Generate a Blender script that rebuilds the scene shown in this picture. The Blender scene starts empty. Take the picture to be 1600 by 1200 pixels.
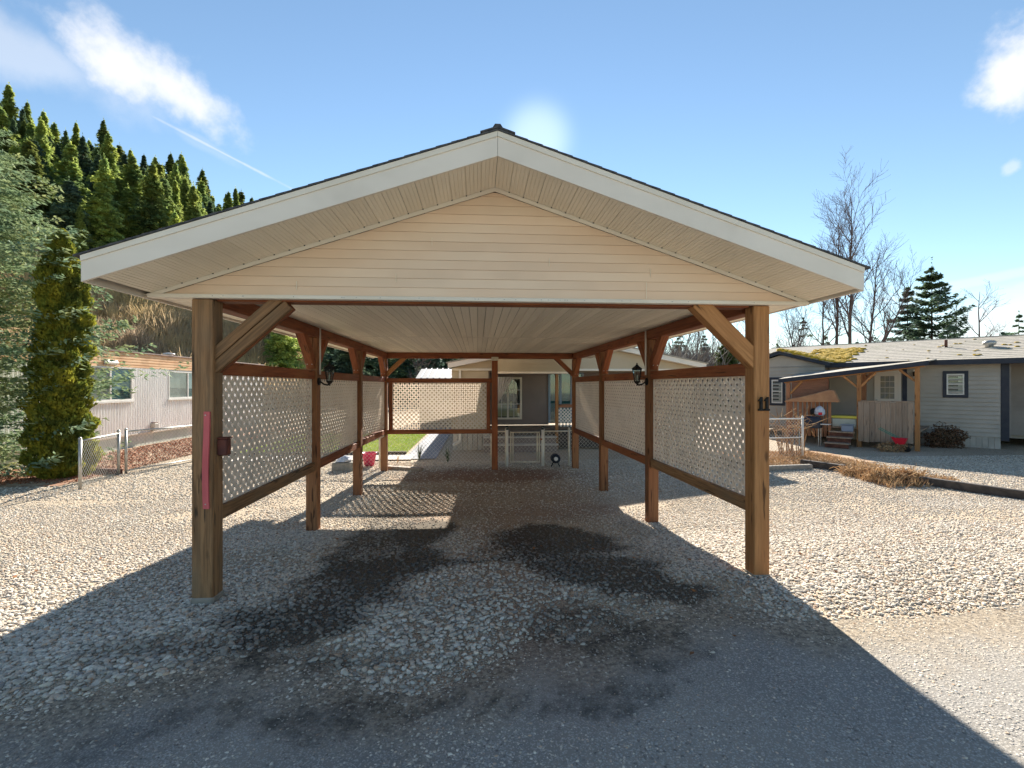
import bpy, bmesh, math, random
import numpy as np
from mathutils import Vector, Matrix

random.seed(7); RNG = np.random.default_rng(7)
S = bpy.context.scene
COL = S.collection
R = math.radians

# ------------------------------------------------------------------ camera, sky, sun, exposure
F = 755.0                      # focal length in pixels of a 1600 wide picture
YAW = math.atan(53.2 / F)
HZ = 603.0                     # picture row of the horizon
CAMZ = 1.6
cam = bpy.data.cameras.new('camera')
cam.sensor_width = 36.0; cam.lens = F / 1600 * 36.0
cam.shift_y = (HZ - 600) / 1600
cam.clip_start = 0.05; cam.clip_end = 3000
camo = bpy.data.objects.new('camera', cam); COL.objects.link(camo)
camo.location = (0, 0, CAMZ); camo.rotation_euler = (R(90), 0, -YAW)
S.camera = camo

SUN_EL, SUN_AZ = R(27.0), R(7.0)          # azimuth measured from +Y towards +X
SUN_STRENGTH, SKY_STRENGTH, EXPO = 5.0, 0.064, 1.58
sun = bpy.data.lights.new('sun', 'SUN'); sun.energy = SUN_STRENGTH; sun.angle = R(0.53)
sun.color = (1.0, 0.925, 0.81)
suno = bpy.data.objects.new('sun', sun); COL.objects.link(suno)
sd = Vector((math.sin(SUN_AZ) * math.cos(SUN_EL), math.cos(SUN_AZ) * math.cos(SUN_EL), math.sin(SUN_EL)))
suno.rotation_euler = sd.to_track_quat('Z', 'Y').to_euler()
suno.location = (0, 20, 30)

def pix_dir(u, v):
    s, c = math.sin(YAW), math.cos(YAW); t = (u - 800) / F
    return Vector((s + t * c, c - t * s, (HZ - v) / F))

class NT:                                   # tiny helper to write node trees
    def __init__(s, tree): s.t = tree; s.n = tree.nodes; s.l = tree.links
    def new(s, typ, **kw):
        nd = s.n.new(typ)
        for k, v in kw.items(): setattr(nd, k, v)
        return nd
    def put(s, inp, v):
        if hasattr(v, 'is_output'): s.l.new(v, inp)
        elif v is not None: inp.default_value = v
    def math(s, op, a, b=None, c=None, clamp=False):
        nd = s.new('ShaderNodeMath', operation=op, use_clamp=clamp)
        s.put(nd.inputs[0], a)
        if b is not None: s.put(nd.inputs[1], b)
        if c is not None: s.put(nd.inputs[2], c)
        return nd.outputs[0]
    def dot(s, a, vec):
        nd = s.new('ShaderNodeVectorMath', operation='DOT_PRODUCT')
        s.put(nd.inputs[0], a); nd.inputs[1].default_value = tuple(vec); return nd.outputs['Value']
    def mix(s, f, a, b):
        nd = s.new('ShaderNodeMix', data_type='RGBA')
        s.put(nd.inputs['Factor'], f)
        for i, v in ((6, a), (7, b)):
            if not hasattr(v, 'is_output') and len(v) == 3: v = tuple(v) + (1,)
            s.put(nd.inputs[i], v)
        return nd.outputs[2]
    def ramp(s, f, lo, hi, smooth=True):
        nd = s.new('ShaderNodeMapRange', interpolation_type='SMOOTHSTEP' if smooth else 'LINEAR')
        s.put(nd.inputs[0], f); nd.inputs[1].default_value = lo; nd.inputs[2].default_value = hi
        return nd.outputs[0]
    def noise(s, vec, scale, detail=3, rough=0.55, out='Fac', dist=0.0):
        nd = s.new('ShaderNodeTexNoise'); s.put(nd.inputs['Vector'], vec)
        nd.inputs['Scale'].default_value = scale; nd.inputs['Detail'].default_value = detail
        nd.inputs['Roughness'].default_value = rough; nd.inputs['Distortion'].default_value = dist
        return nd.outputs[out]
    def mapping(s, vec, scale):
        nd = s.new('ShaderNodeMapping'); s.put(nd.inputs[0], vec); nd.inputs['Scale'].default_value = scale
        return nd.outputs[0]

W = bpy.data.worlds.new('World'); S.world = W; W.use_nodes = True
nt = NT(W.node_tree); W.node_tree.nodes.clear()
sky = nt.new('ShaderNodeTexSky', sky_type='NISHITA')
sky.sun_disc = False; sky.sun_elevation = SUN_EL; sky.sun_rotation = SUN_AZ
sky.altitude = 400; sky.air_density = 1.0; sky.dust_density = 0.0; sky.ozone_density = 0.9
dirv = nt.new('ShaderNodeTexCoord').outputs['Generated']
def cloud(u, v, hw, hh, ang, amt, soft=0.55, nscale=9.0, stretch=(1, 1, 1)):
    """an ellipse of cloud round the direction seen at (u, v), broken up by noise"""
    d = pix_dir(u, v).normalized()
    e1 = d.cross(Vector((0, 0, 1))).normalized(); e2 = e1.cross(d).normalized()
    a = R(ang); x = e1 * math.cos(a) + e2 * math.sin(a); y = e2 * math.cos(a) - e1 * math.sin(a)
    dx = nt.math('DIVIDE', nt.dot(dirv, x), hw); dy = nt.math('DIVIDE', nt.dot(dirv, y), hh)
    r = nt.math('SQRT', nt.math('ADD', nt.math('MULTIPLY', dx, dx), nt.math('MULTIPLY', dy, dy)))
    front = nt.ramp(nt.dot(dirv, d), 0.0, 0.2)
    n = nt.noise(nt.mapping(dirv, stretch), nscale, 6, 0.58)
    rr = nt.math('ADD', r, nt.math('MULTIPLY', nt.math('SUBTRACT', n, 0.5), 2.0))
    m = nt.math('SUBTRACT', 1.0, nt.ramp(rr, 1 - soft, 1.15))
    return nt.math('MULTIPLY', nt.math('MULTIPLY', m, front), amt)
masks = [cloud(215, 112, 0.13, 0.050, -12, 0.8, .8, nscale=15), cloud(290, 150, 0.08, 0.024, -22, 0.5, .8, nscale=16), cloud(60, 95, .14, .040, -4, .35, .8),
         cloud(1580, 105, 0.040, 0.055, 0, 0.85, .7, nscale=16), cloud(1580, 262, 0.012, 0.009, 30, 0.35, .9, nscale=40),
         cloud(1540, 560, 0.34, 0.115, 4, 0.6, nscale=5, stretch=(1, 1, 3)),
         cloud(1250, 600, 0.40, 0.10, 0, 0.55, nscale=5, stretch=(1, 1, 3)),
         cloud(1500, 445, 0.16, 0.010, 8, 0.25, nscale=7), cloud(950, 620, 0.8, 0.16, 0, 0.35, nscale=3, stretch=(1, 1, 3)),
         cloud(356, 243, 0.14, 0.0032, -18.5, 0.42, soft=0.9, nscale=14), cloud(330, 232, 0.06, 0.012, -20, 0.12, nscale=14)]
tn = nt.new('ShaderNodeVectorMath', operation='MULTIPLY'); nt.l.new(sky.outputs[0], tn.inputs[0]); tn.inputs[1].default_value = (.92, .985, .965)
tot = masks[0]
for m in masks[1:]: tot = nt.math('MAXIMUM', tot, m)
mx = nt.mix(tot, tn.outputs[0], (6.2, 6.1, 6.1))
# thin bright veil round the sun
gl = nt.ramp(nt.dot(dirv, sd), math.cos(R(8.0)), math.cos(R(0.1)))
gl = nt.math('MULTIPLY', nt.math('POWER', gl, 12.0), 1.8)
va = nt.new('ShaderNodeVectorMath', operation='MULTIPLY_ADD'); nt.l.new(gl, va.inputs[0]); va.inputs[1].default_value = (1, .96, .9); nt.l.new(mx, va.inputs[2]); mx = va.outputs[0]
bg = nt.new('ShaderNodeBackground'); nt.l.new(mx, bg.inputs[0]); bg.inputs[1].default_value = SKY_STRENGTH
nt.l.new(bg.outputs[0], nt.new('ShaderNodeOutputWorld').inputs[0])

S.view_settings.view_transform = 'Standard'; S.view_settings.look = 'None'
S.view_settings.exposure = EXPO; S.view_settings.gamma = 1.0; S.view_settings.use_curve_mapping = False
S.cycles.max_bounces = 8; S.cycles.transparent_max_bounces = 8; S.cycles.use_denoising = True

# ------------------------------------------------------------------ terrain function
def sstep(t): t = np.clip(t, 0, 1); return t * t * (3 - 2 * t)
def vnoise(x, y, seed=0):
    x = np.asarray(x, float); y = np.asarray(y, float)
    xi = np.floor(x).astype(np.int64); yi = np.floor(y).astype(np.int64); fx = x - xi; fy = y - yi
    fx = fx * fx * (3 - 2 * fx); fy = fy * fy * (3 - 2 * fy)
    def h(a, b):
        n = (a * 374761393 + b * 668265263 + seed * 1442695041) & 0x7fffffff
        n = ((n ^ (n >> 13)) * 1274126177) & 0x7fffffff
        return ((n ^ (n >> 16)) & 0xffff) / 65535.0
    return (h(xi, yi) * (1 - fx) + h(xi + 1, yi) * fx) * (1 - fy) + (h(xi, yi + 1) * (1 - fx) + h(xi + 1, yi + 1) * fx) * fy
def fbm(x, y, o=4, seed=0):
    s = 0; a = 0.5; 
    for i in range(o): s = s + a * vnoise(np.asarray(x) * 2 ** i, np.asarray(y) * 2 ** i, seed + i); a *= .5
    return s / (1 - 0.5 ** o)
def ground_z(x, y):
    x = np.asarray(x, float); y = np.asarray(y, float)
    s = sstep((y - 3.0) / 4.6)
    near = .04 + .02 * np.clip(x, -4, 4)
    z = near * (1 - s) - .24 * s
    z = z + .035 * (fbm(x * .9, y * .9, 3, 5) - .5) * np.clip((14 - y) / 3, 0, 1)
    rr = np.sqrt(x * x + y * y) + 1e-6
    k = np.minimum(1, 185 / rr)
    d = (-.866 * x + .5 * y) * k
    q = d - 57
    h = .525 * np.where(q > 8, q, np.where(q < -8, 0, (q + 8) ** 2 / 32))
    return z + h + np.where(q > 0, np.clip(q / 20, 0, 1) * 5 * (fbm(x / 18, y / 18, 3, 9) - .5), 0)
def gz(x, y): return float(ground_z(x, y))
def gp(u, v):                                # where the sight line at (u, v) meets the ground
    d = pix_dir(u, v); t = 3.0
    for _ in range(60):
        p = d * t; t = t * .5 + .5 * (CAMZ - gz(p.x, p.y)) / max(1e-4, -d.z)
    return d.x * t, d.y * t
def at(u, v, Y):                             # the point of that sight line at distance Y
    d = pix_dir(u, v); t = Y / d.y; return Vector((d.x * t, Y, CAMZ + d.z * t))
def at_d(u, v, D):
    d = pix_dir(u, v); return Vector((d.x * D, d.y * D, CAMZ + d.z * D))

# ------------------------------------------------------------------ object helpers
def wloc(o):
    v = Vector((0, 0, 0))
    while o is not None: v += o.location; o = o.parent
    return v
def tag(o, label=None, cat=None, group=None, kind=None):
    for k, v in (('label', label), ('category', cat), ('group', group), ('kind', kind)):
        if v: o[k] = v
    return o
def thing(name, label, cat, loc=(0, 0, 0), group=None):
    o = bpy.data.objects.new(name, None); COL.objects.link(o); o.location = loc
    o.empty_display_size = .2
    return tag(o, label, cat, group)
def link(name, me, mat, parent=None, kind=None, label=None):
    o = bpy.data.objects.new(name, me); COL.objects.link(o)
    if mat and not me.materials: me.materials.append(mat)
    if parent is not None: o.parent = parent
    return tag(o, label=label, kind=kind)
def bulk(name, V, Fq, mat, parent=None, smooth=False, kind=None, label=None, attrs=None):
    """mesh from numpy arrays; world coordinates, moved into the parent's space"""
    V = np.asarray(V, np.float32).reshape(-1, 3)
    if parent is not None: V = V - np.array(wloc(parent), np.float32)
    Fq = np.asarray(Fq, np.int32); nf, k = Fq.shape
    me = bpy.data.meshes.new(name)
    me.vertices.add(len(V)); me.vertices.foreach_set('co', V.ravel())
    me.loops.add(nf * k); me.loops.foreach_set('vertex_index', Fq.ravel())
    me.polygons.add(nf); me.polygons.foreach_set('loop_start', np.arange(nf, dtype=np.int32) * k)
    me.polygons.foreach_set('loop_total', np.full(nf, k, np.int32))
    me.polygons.foreach_set('use_smooth', np.full(nf, smooth))
    me.update(); me.validate()
    for an, arr in (attrs or {}).items():
        a = me.attributes.new(an, 'FLOAT', 'POINT'); a.data.foreach_set('value', np.asarray(arr, np.float32).ravel())
    return link(name, me, mat, parent, kind, label)
class MB:
    def __init__(s, M=None): s.v = []; s.f = []; s.M = M
    def add(s, vs, fs):
        b = len(s.v)
        for p in vs:
            p = Vector(p); s.v.append(s.M @ p if s.M else p)
        s.f += [[b + i for i in f] for f in fs]; return s
    def box(s, x0, x1, y0, y1, z0, z1):
        return s.add([(x0, y0, z0), (x1, y0, z0), (x1, y1, z0), (x0, y1, z0), (x0, y0, z1), (x1, y0, z1), (x1, y1, z1), (x0, y1, z1)],
                     [(0, 3, 2, 1), (4, 5, 6, 7), (0, 1, 5, 4), (1, 2, 6, 5), (2, 3, 7, 6), (3, 0, 4, 7)])
    def prism(s, poly, axis, a, b):          # poly in the two other axes, extruded along axis
        n = len(poly)
        def mk(p, t): return {'x': (t, p[0], p[1]), 'y': (p[0], t, p[1]), 'z': (p[0], p[1], t)}[axis]
        vs = [mk(p, a) for p in poly] + [mk(p, b) for p in poly]
        return s.add(vs, [tuple(range(n))[::-1], tuple(range(n, 2 * n))] + [(i, (i + 1) % n, n + (i + 1) % n, n + i) for i in range(n)])
    def tube(s, p0, p1, r0, r1=None, n=6, cap=True):
        r1 = r0 if r1 is None else r1; p0 = Vector(p0); p1 = Vector(p1); d = (p1 - p0)
        if d.length < 1e-6: return s
        d.normalize(); a = d.orthogonal().normalized(); b = d.cross(a)
        vs = []
        for p, r in ((p0, r0), (p1, r1)):
            for i in range(n):
                t = 2 * math.pi * i / n; vs.append(p + (a * math.cos(t) + b * math.sin(t)) * r)
        fs = [(i, (i + 1) % n, n + (i + 1) % n, n + i) for i in range(n)]
        if cap: fs += [tuple(range(n))[::-1], tuple(range(n, 2 * n))]
        return s.add(vs, fs)
    def bar(s, p0, p1, w, h, up=(0, 0, 1)):  # rectangular bar between two points
        p0 = Vector(p0); p1 = Vector(p1); d = (p1 - p0).normalized(); up = Vector(up)
        if abs(d.dot(up)) > .98: up = Vector((0, 1, 0))
        a = d.cross(up).normalized(); b = a.cross(d)
        vs = [p + a * (w / 2 * i) + b * (h / 2 * j) for p in (p0, p1) for i, j in ((-1, -1), (1, -1), (1, 1), (-1, 1))]
        return s.add(vs, [(3, 2, 1, 0), (4, 5, 6, 7)] + [(i, (i + 1) % 4, 4 + (i + 1) % 4, 4 + i) for i in range(4)])
    def lathe(s, prof, c, n=12):
        c = Vector(c); vs = []
        for r, z in prof:
            for i in range(n):
                t = 2 * math.pi * i / n; vs.append(c + Vector((r * math.cos(t), r * math.sin(t), z)))
        m = len(prof)
        fs = [(j * n + i, j * n + (i + 1) % n, (j + 1) * n + (i + 1) % n, (j + 1) * n + i) for j in range(m - 1) for i in range(n)]
        fs += [tuple(range(n))[::-1], tuple(range((m - 1) * n, m * n))]
        return s.add(vs, fs)
    def build(s, name, mat, parent=None, smooth=False, kind=None, label=None, bevel=0):
        off = wloc(parent) if parent is not None else Vector((0, 0, 0))
        me = bpy.data.meshes.new(name); me.from_pydata([tuple(p - off) for p in s.v], [], s.f)
        bm = bmesh.new(); bm.from_mesh(me); bmesh.ops.recalc_face_normals(bm, faces=bm.faces)
        if bevel: bmesh.ops.bevel(bm, geom=list(bm.edges), offset=bevel, segments=1, affect='EDGES')
        if smooth:
            for f in bm.faces: f.smooth = True
        bm.to_mesh(me); bm.free()
        return link(name, me, mat, parent, kind, label)
def copy_tree(o, parent=None):
    c = o.copy(); COL.objects.link(c); c.parent = parent
    for ch in list(o.children): copy_tree(ch, c)
    return c

def timber(name, p0, p1, w, d, mat, parent, side=(1, 0, 0), bevel=.007, label=None, kind=None):
    """squared timber: mesh along its own Z so the grain follows it; w across `side`, d across the other way"""
    p0 = Vector(p0); p1 = Vector(p1); L = (p1 - p0).length
    z = (p1 - p0).normalized(); x = Vector(side); x = (x - z * x.dot(z)).normalized(); y = z.cross(x)
    me = bpy.data.meshes.new(name); bm = bmesh.new()
    bmesh.ops.create_cube(bm, size=1.0)
    for v in bm.verts: v.co = Vector((v.co.x * w, v.co.y * d, (v.co.z + .5) * L))
    if bevel: bmesh.ops.bevel(bm, geom=list(bm.edges), offset=min(bevel, w * .3, d * .3), segments=1, affect='EDGES')
    bm.to_mesh(me); bm.free()
    o = link(name, me, mat, parent, kind, label)
    M = Matrix((x, y, z)).transposed().to_4x4()
    M.translation = p0 - (wloc(parent) if parent is not None else Vector((0, 0, 0)))
    o.matrix_local = M
    return o

# ------------------------------------------------------------------ materials
def pm(name, c1, c2=None, scale=4, detail=4, stretch=(1, 1, 1), rough=.8, bump=0, bscale=None, lo=.35, hi=.65,
       c3=None, s3=1.2, amt3=.5, metal=0, spec=.3, rnd=0, coord='Object', trans=0):
    m = bpy.data.materials.new(name); m.use_nodes = True; t = NT(m.node_tree)
    b = t.n['Principled BSDF']
    vec = t.new('ShaderNodeTexCoord').outputs[coord]
    if rnd:
        oi = t.new('ShaderNodeObjectInfo').outputs['Random']
        ad = t.new('ShaderNodeVectorMath', operation='ADD'); t.l.new(vec, ad.inputs[0])
        cb = t.new('ShaderNodeCombineXYZ'); 
        for i in range(3): t.l.new(t.math('MULTIPLY', oi, 37.0 + i * 11), cb.inputs[i])
        t.l.new(cb.outputs[0], ad.inputs[1]); vec = ad.outputs[0]
    mv = t.mapping(vec, stretch)
    col = tuple(c1) + (1,)
    if c2:
        f = t.ramp(t.noise(mv, scale, detail), lo, hi); col = t.mix(f, c1, c2)
    if c3:
        f = t.math('MULTIPLY', t.ramp(t.noise(vec, s3, 3), .45, .7), amt3); col = t.mix(f, col, c3)
    if rnd:
        k = t.math('ADD', t.math('MULTIPLY', oi, rnd), 1 - rnd / 2)
        vm = t.new('ShaderNodeVectorMath', operation='SCALE')
        t.put(vm.inputs[0], col if hasattr(col, 'is_output') else col[:3]); t.l.new(k, vm.inputs['Scale']); col = vm.outputs[0]
    t.put(b.inputs['Base Color'], col)
    b.inputs['Roughness'].default_value = rough; b.inputs['Metallic'].default_value = metal
    b.inputs['Specular IOR Level'].default_value = spec
    if bump:
        bn = t.new('ShaderNodeBump'); bn.inputs['Strength'].default_value = min(1, bump * 20); bn.inputs['Distance'].default_value = bump
        t.l.new(t.noise(mv, bscale or scale, detail + 1), bn.inputs['Height']); t.l.new(bn.outputs[0], b.inputs['Normal'])
    if trans:
        tr = t.new('ShaderNodeBsdfTranslucent'); t.put(tr.inputs[0], col)
        ms = t.new('ShaderNodeMixShader'); ms.inputs[0].default_value = trans
        t.l.new(b.outputs[0], ms.inputs[1]); t.l.new(tr.outputs[0], ms.inputs[2])
        t.l.new(ms.outputs[0], t.n['Material Output'].inputs[0])
    return m
def wood(name, c1, c2, c3, knots=True, rough=.65, foot=None):
    """timber with grain along the local Z axis, long dark checks and a few knots"""
    m = bpy.data.materials.new(name); m.use_nodes = True; t = NT(m.node_tree); b = t.n['Principled BSDF']
    oi = t.new('ShaderNodeObjectInfo').outputs['Random']
    vec = t.new('ShaderNodeTexCoord').outputs['Object']
    cb = t.new('ShaderNodeCombineXYZ'); t.l.new(t.math('MULTIPLY', oi, 50), cb.inputs[0]); t.l.new(t.math('MULTIPLY', oi, 91), cb.inputs[2])
    ad = t.new('ShaderNodeVectorMath', operation='ADD'); t.l.new(vec, ad.inputs[0]); t.l.new(cb.outputs[0], ad.inputs[1]); v = ad.outputs[0]
    g1 = t.noise(t.mapping(v, (22, 22, 1.1)), 2.2, 5, .6, dist=.6)
    g2 = t.noise(t.mapping(v, (60, 60, 1.6)), 2.0, 3, .6)
    bl = t.noise(t.mapping(v, (3, 3, 1.2)), 1.3, 3)
    col = t.mix(t.ramp(g1, .35, .65), c1, c2)
    col = t.mix(t.math('MULTIPLY', t.ramp(bl, .42, .7), .7), col, c3)
    ck = t.ramp(g2, .66, .72); ck2 = t.ramp(t.noise(t.mapping(v, (9, 9, .7)), 2.6, 3, .6), .63, .68)
    dark = t.math('MAXIMUM', t.math('MULTIPLY', ck, .6), t.math('MULTIPLY', ck2, .9))
    if knots:
        vo = t.new('ShaderNodeTexVoronoi'); t.l.new(t.mapping(v, (7, 7, 2.6)), vo.inputs['Vector']); vo.inputs['Scale'].default_value = 1.0
        kn = t.math('SUBTRACT', 1, t.ramp(vo.outputs['Distance'], .05, .17)); dark = t.math('MAXIMUM', dark, t.math('MULTIPLY', kn, .8))
    col = t.mix(dark, col, tuple(x * .22 for x in c3))
    k = t.math('ADD', t.math('MULTIPLY', oi, .35), .82)
    vm = t.new('ShaderNodeVectorMath', operation='SCALE'); t.l.new(col, vm.inputs[0]); t.l.new(k, vm.inputs['Scale'])
    t.l.new(vm.outputs[0], b.inputs['Base Color']); b.inputs['Roughness'].default_value = rough
    b.inputs['Specular IOR Level'].default_value = .25
    bn = t.new('ShaderNodeBump'); bn.inputs['Strength'].default_value = .6; bn.inputs['Distance'].default_value = .008
    t.l.new(t.math('SUBTRACT', g1, t.math('MULTIPLY', dark, 1.2)), bn.inputs['Height']); t.l.new(bn.outputs[0], b.inputs['Normal'])
    return m

M = {}
M['stain'] = wood('stained_timber', (.27, .085, .034), (.17, .05, .022), (.30, .115, .045))
M['post'] = wood('post_timber', (.29, .13, .055), (.19, .08, .035), (.26, .10, .045))
M['grey_post'] = wood('weathered_timber', (.33, .18, .085), (.17, .09, .042), (.20, .14, .085))
M['honey'] = wood('honey_timber', (.44, .215, .085), (.31, .145, .052), (.34, .145, .055))
M['plank'] = wood('plank_timber', (.36, .27, .2), (.25, .18, .13), (.30, .24, .19), knots=False)
M['red_plank'] = wood('red_plank_timber', (.36, .17, .09), (.25, .11, .06), (.3, .15, .09), knots=False)
M['old_timber'] = pm('old_timber', (.10, .085, .075), (.05, .045, .042), 6, stretch=(1, 1, 1), rough=.9, bump=.01, c3=(.16, .13, .1))
M['red_timber'] = pm('red_timber', (.16, .07, .05), (.09, .04, .03), 6, rough=.9, bump=.01)
M['siding'] = pm('peach_vinyl_siding', (.76, .56, .40), (.79, .61, .45), 1.2, rough=.5, rnd=.07, bump=.002, bscale=2.5, c3=(.62, .47, .34), s3=.9, amt3=.55)
M['soffit'] = pm('cream_soffit', (.84, .76, .62), (.80, .72, .58), 2, rough=.45, rnd=.05)
M['ceiling'] = pm('cream_ceiling', (.88, .81, .68), (.80, .73, .60), 1.3, stretch=(1, .2, 1), rough=.5, rnd=.16)
M['trim'] = pm('white_trim', (.76, .70, .60), (.70, .64, .54), 3, rough=.45)
M['fascia'] = pm('white_aluminium_fascia', (.76, .69, .60), (.72, .65, .56), 1.5, stretch=(1, 1, 3), rough=.42, spec=.5, c3=(.55, .49, .41), s3=1.8, amt3=.40)
M['shingle'] = pm('dark_shingles', (.045, .048, .055), (.09, .09, .095), 30, rough=.95, bump=.004, bscale=120)
M['lattice'] = pm('white_plastic_lattice', (.88, .82, .75), (.82, .76, .69), 3, rough=.5, trans=.46)
M['galv'] = pm('galvanised_steel', (.48, .47, .44), (.36, .35, .33), 20, rough=.45, metal=.6)
M['cream_pipe'] = pm('painted_cream_pipe', (.72, .66, .54), (.6, .53, .42), 12, rough=.5)
M['white_metal'] = pm('white_painted_metal', (.78, .75, .70), (.70, .67, .62), 5, rough=.45)
M['black'] = pm('black_metal', (.008, .008, .009), (.02, .02, .02), 30, rough=.5, spec=.15)
M['pvc'] = pm('grey_conduit', (.62, .58, .54), rough=.4)
M['pink'] = pm('pink_strip_paint', (.62, .13, .14), (.52, .10, .11), 9, stretch=(1, 1, .3), rough=.6, bump=.001)
M['rust_box'] = pm('rusty_red_box', (.16, .045, .03), (.09, .03, .025), 12, rough=.6, bump=.003)
M['white_ribs'] = pm('white_corrugated_metal', (.93, .91, .88), (.88, .86, .83), 2, rough=.35, spec=.5, stretch=(1, 1, .3))
M['orange_band'] = pm('tan_corrugated_band', (.85, .56, .33), (.76, .45, .24), 1.4, stretch=(1, .6, 5), rough=.45, c3=(.45, .22, .10), s3=2, amt3=.45)
M['roof_rust'] = pm('rusty_metal_roof', (.26, .17, .14), (.14, .09, .075), 3, rough=.8)
M['grey_siding'] = pm('grey_lap_siding', (.43, .39, .34), (.38, .345, .30), 1.5, rough=.6, c3=(.33, .30, .26), s3=.7, amt3=.3)
M['home_siding'] = pm('taupe_lap_siding', (.235, .19, .17), (.21, .17, .155), 1.5, rough=.6)
M['home_khaki'] = pm('khaki_lap_siding', (.40, .35, .25), (.36, .31, .22), 1.5, rough=.6)
M['home_beige'] = pm('beige_lap_siding', (.52, .42, .29), (.47, .38, .26), 1.5, rough=.6)
M['navy'] = pm('dark_blue_trim', (.022, .028, .045), (.035, .04, .055), 5, rough=.5)
M['grey_roof'] = pm('weathered_grey_shingles', (.44, .40, .34), (.32, .29, .25), 14, rough=.95, bump=.01, bscale=60, c3=(.26, .25, .18), s3=1.1, amt3=.5)
M['moss'] = pm('yellow_moss', (.55, .36, .03), (.36, .24, .03), 10, rough=1, bump=.02)
M['skirt'] = pm('grey_skirting', (.46, .42, .37), (.36, .33, .29), 3, rough=.7, rnd=.1)
M['rib_roof'] = pm('ribbed_metal_roof', (.17, .18, .21), (.13, .14, .16), 3, rough=.8)
M['rib'] = pm('roof_rib', (.42, .44, .48), rough=.7)
M['concrete'] = pm('pale_concrete', (.52, .48, .43), (.42, .39, .35), 5, rough=.9, bump=.003)
M['cmu'] = pm('grey_concrete_block', (.30, .27, .23), (.22, .2, .17), 14, rough=.95, bump=.006)
M['pinkpot'] = pm('pink_plastic', (.62, .03, .12), (.5, .02, .1), 5, rough=.4)
M['blue_white'] = pm('pale_blue_cloth', (.35, .42, .55), (.6, .6, .62), 14, rough=.8)
M['cloth'] = pm('sheer_white_curtain', (.72, .68, .63), (.6, .56, .52), 3, stretch=(1, 1, .2), rough=.9, trans=.35)
M['tarp'] = pm('tan_canvas', (.42, .24, .13), (.34, .18, .10), 4, rough=.85, bump=.01)
M['blind'] = pm('bamboo_blind', (.28, .12, .07), (.17, .075, .045), 3, stretch=(1, 1, 26), rough=.9)
M['door'] = pm('cream_door', (.66, .58, .50), rough=.4)
M['curtain_in'] = pm('cream_inner_curtain', (.62, .52, .30), (.5, .42, .26), 8, stretch=(1, 1, .2), rough=.9)
M['room'] = pm('dim_room', (.05, .045, .045), rough=.9)
M['blind_in'] = pm('pale_roller_blind', (.62, .57, .50), (.55, .5, .43), 6, rough=.8)
M['teal'] = pm('teal_inner_curtain', (.02, .16, .17), (.03, .10, .11), 4, rough=.8)
M['yellow'] = pm('yellow_plastic_lid', (.60, .52, .08), rough=.4)
M['bin'] = pm('clouded_plastic', (.42, .45, .40), (.35, .36, .3), 3, rough=.4)
M['blue_bin'] = pm('grey_blue_plastic', (.22, .27, .36), rough=.45)
M['red'] = pm('red_plastic', (.60, .02, .04), rough=.4)
M['green'] = pm('green_plastic', (.03, .25, .18), rough=.5)
M['bark'] = pm('tree_bark', (.12, .085, .075), (.07, .05, .045), 9, stretch=(1, 1, .2), rough=.95, bump=.02)
M['twig'] = pm('bare_twig', (.17, .125, .115), (.11, .08, .08), 2, rough=.95)
M['twig_pale'] = pm('pale_twig', (.30, .26, .23), (.16, .14, .13), .5, rough=.95)
M['conifer_bark'] = pm('conifer_bark', (.10, .06, .045), (.06, .04, .03), 9, rough=.95, bump=.02)
def leafmat(name, c1, c2, c3, scale=1.2, trans=.25, rnd=.5):
    m = pm(name, c1, c2, scale, 3, rough=.75, spec=.15, c3=c3, s3=scale * .45, amt3=.8, rnd=rnd, trans=trans)
    return m
M['needle_hill'] = leafmat('hill_conifer_needles', (.21, .29, .09), (.38, .42, .10), (.11, .18, .09), .30, .5, .9)
M['needle_gold'] = leafmat('lit_conifer_needles', (.46, .50, .12), (.32, .40, .11), (.18, .25, .09), .3, .55, .4)  # sunlit yellow green put into the needle colour
M['needle_dark'] = leafmat('dark_conifer_needles', (.09, .15, .105), (.15, .21, .10), (.06, .10, .09), .5, .4, .5)
M['needle_blue'] = leafmat('blue_spruce_needles', (.28, .36, .19), (.13, .21, .14), (.36, .37, .15), 2.6, .35, .1)
M['cedar'] = leafmat('golden_cedar_foliage', (.31, .29, .035), (.16, .19, .03), (.065, .10, .03), 5, .4, .1)
M['yard_leaf'] = leafmat('evergreen_shrub_leaves', (.03, .07, .03), (.06, .11, .03), (.02, .045, .02), 2, .2, .3)
M['brush'] = pm('dry_hillside_brush', (.60, .45, .29), (.70, .52, .25), .09, 4, rough=1, c3=(.34, .27, .22), s3=.07, amt3=.8, trans=.45)
M['straw'] = pm('dry_straw', (.46, .31, .17), (.32, .19, .10), 7, rough=1, trans=.2)
M['grass'] = pm('lawn_grass', (.20, .30, .035), (.30, .36, .06), 1.5, rough=.9, trans=.4)
M['spike'] = pm('spiky_leaf', (.06, .10, .05), rough=.7)

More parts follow.
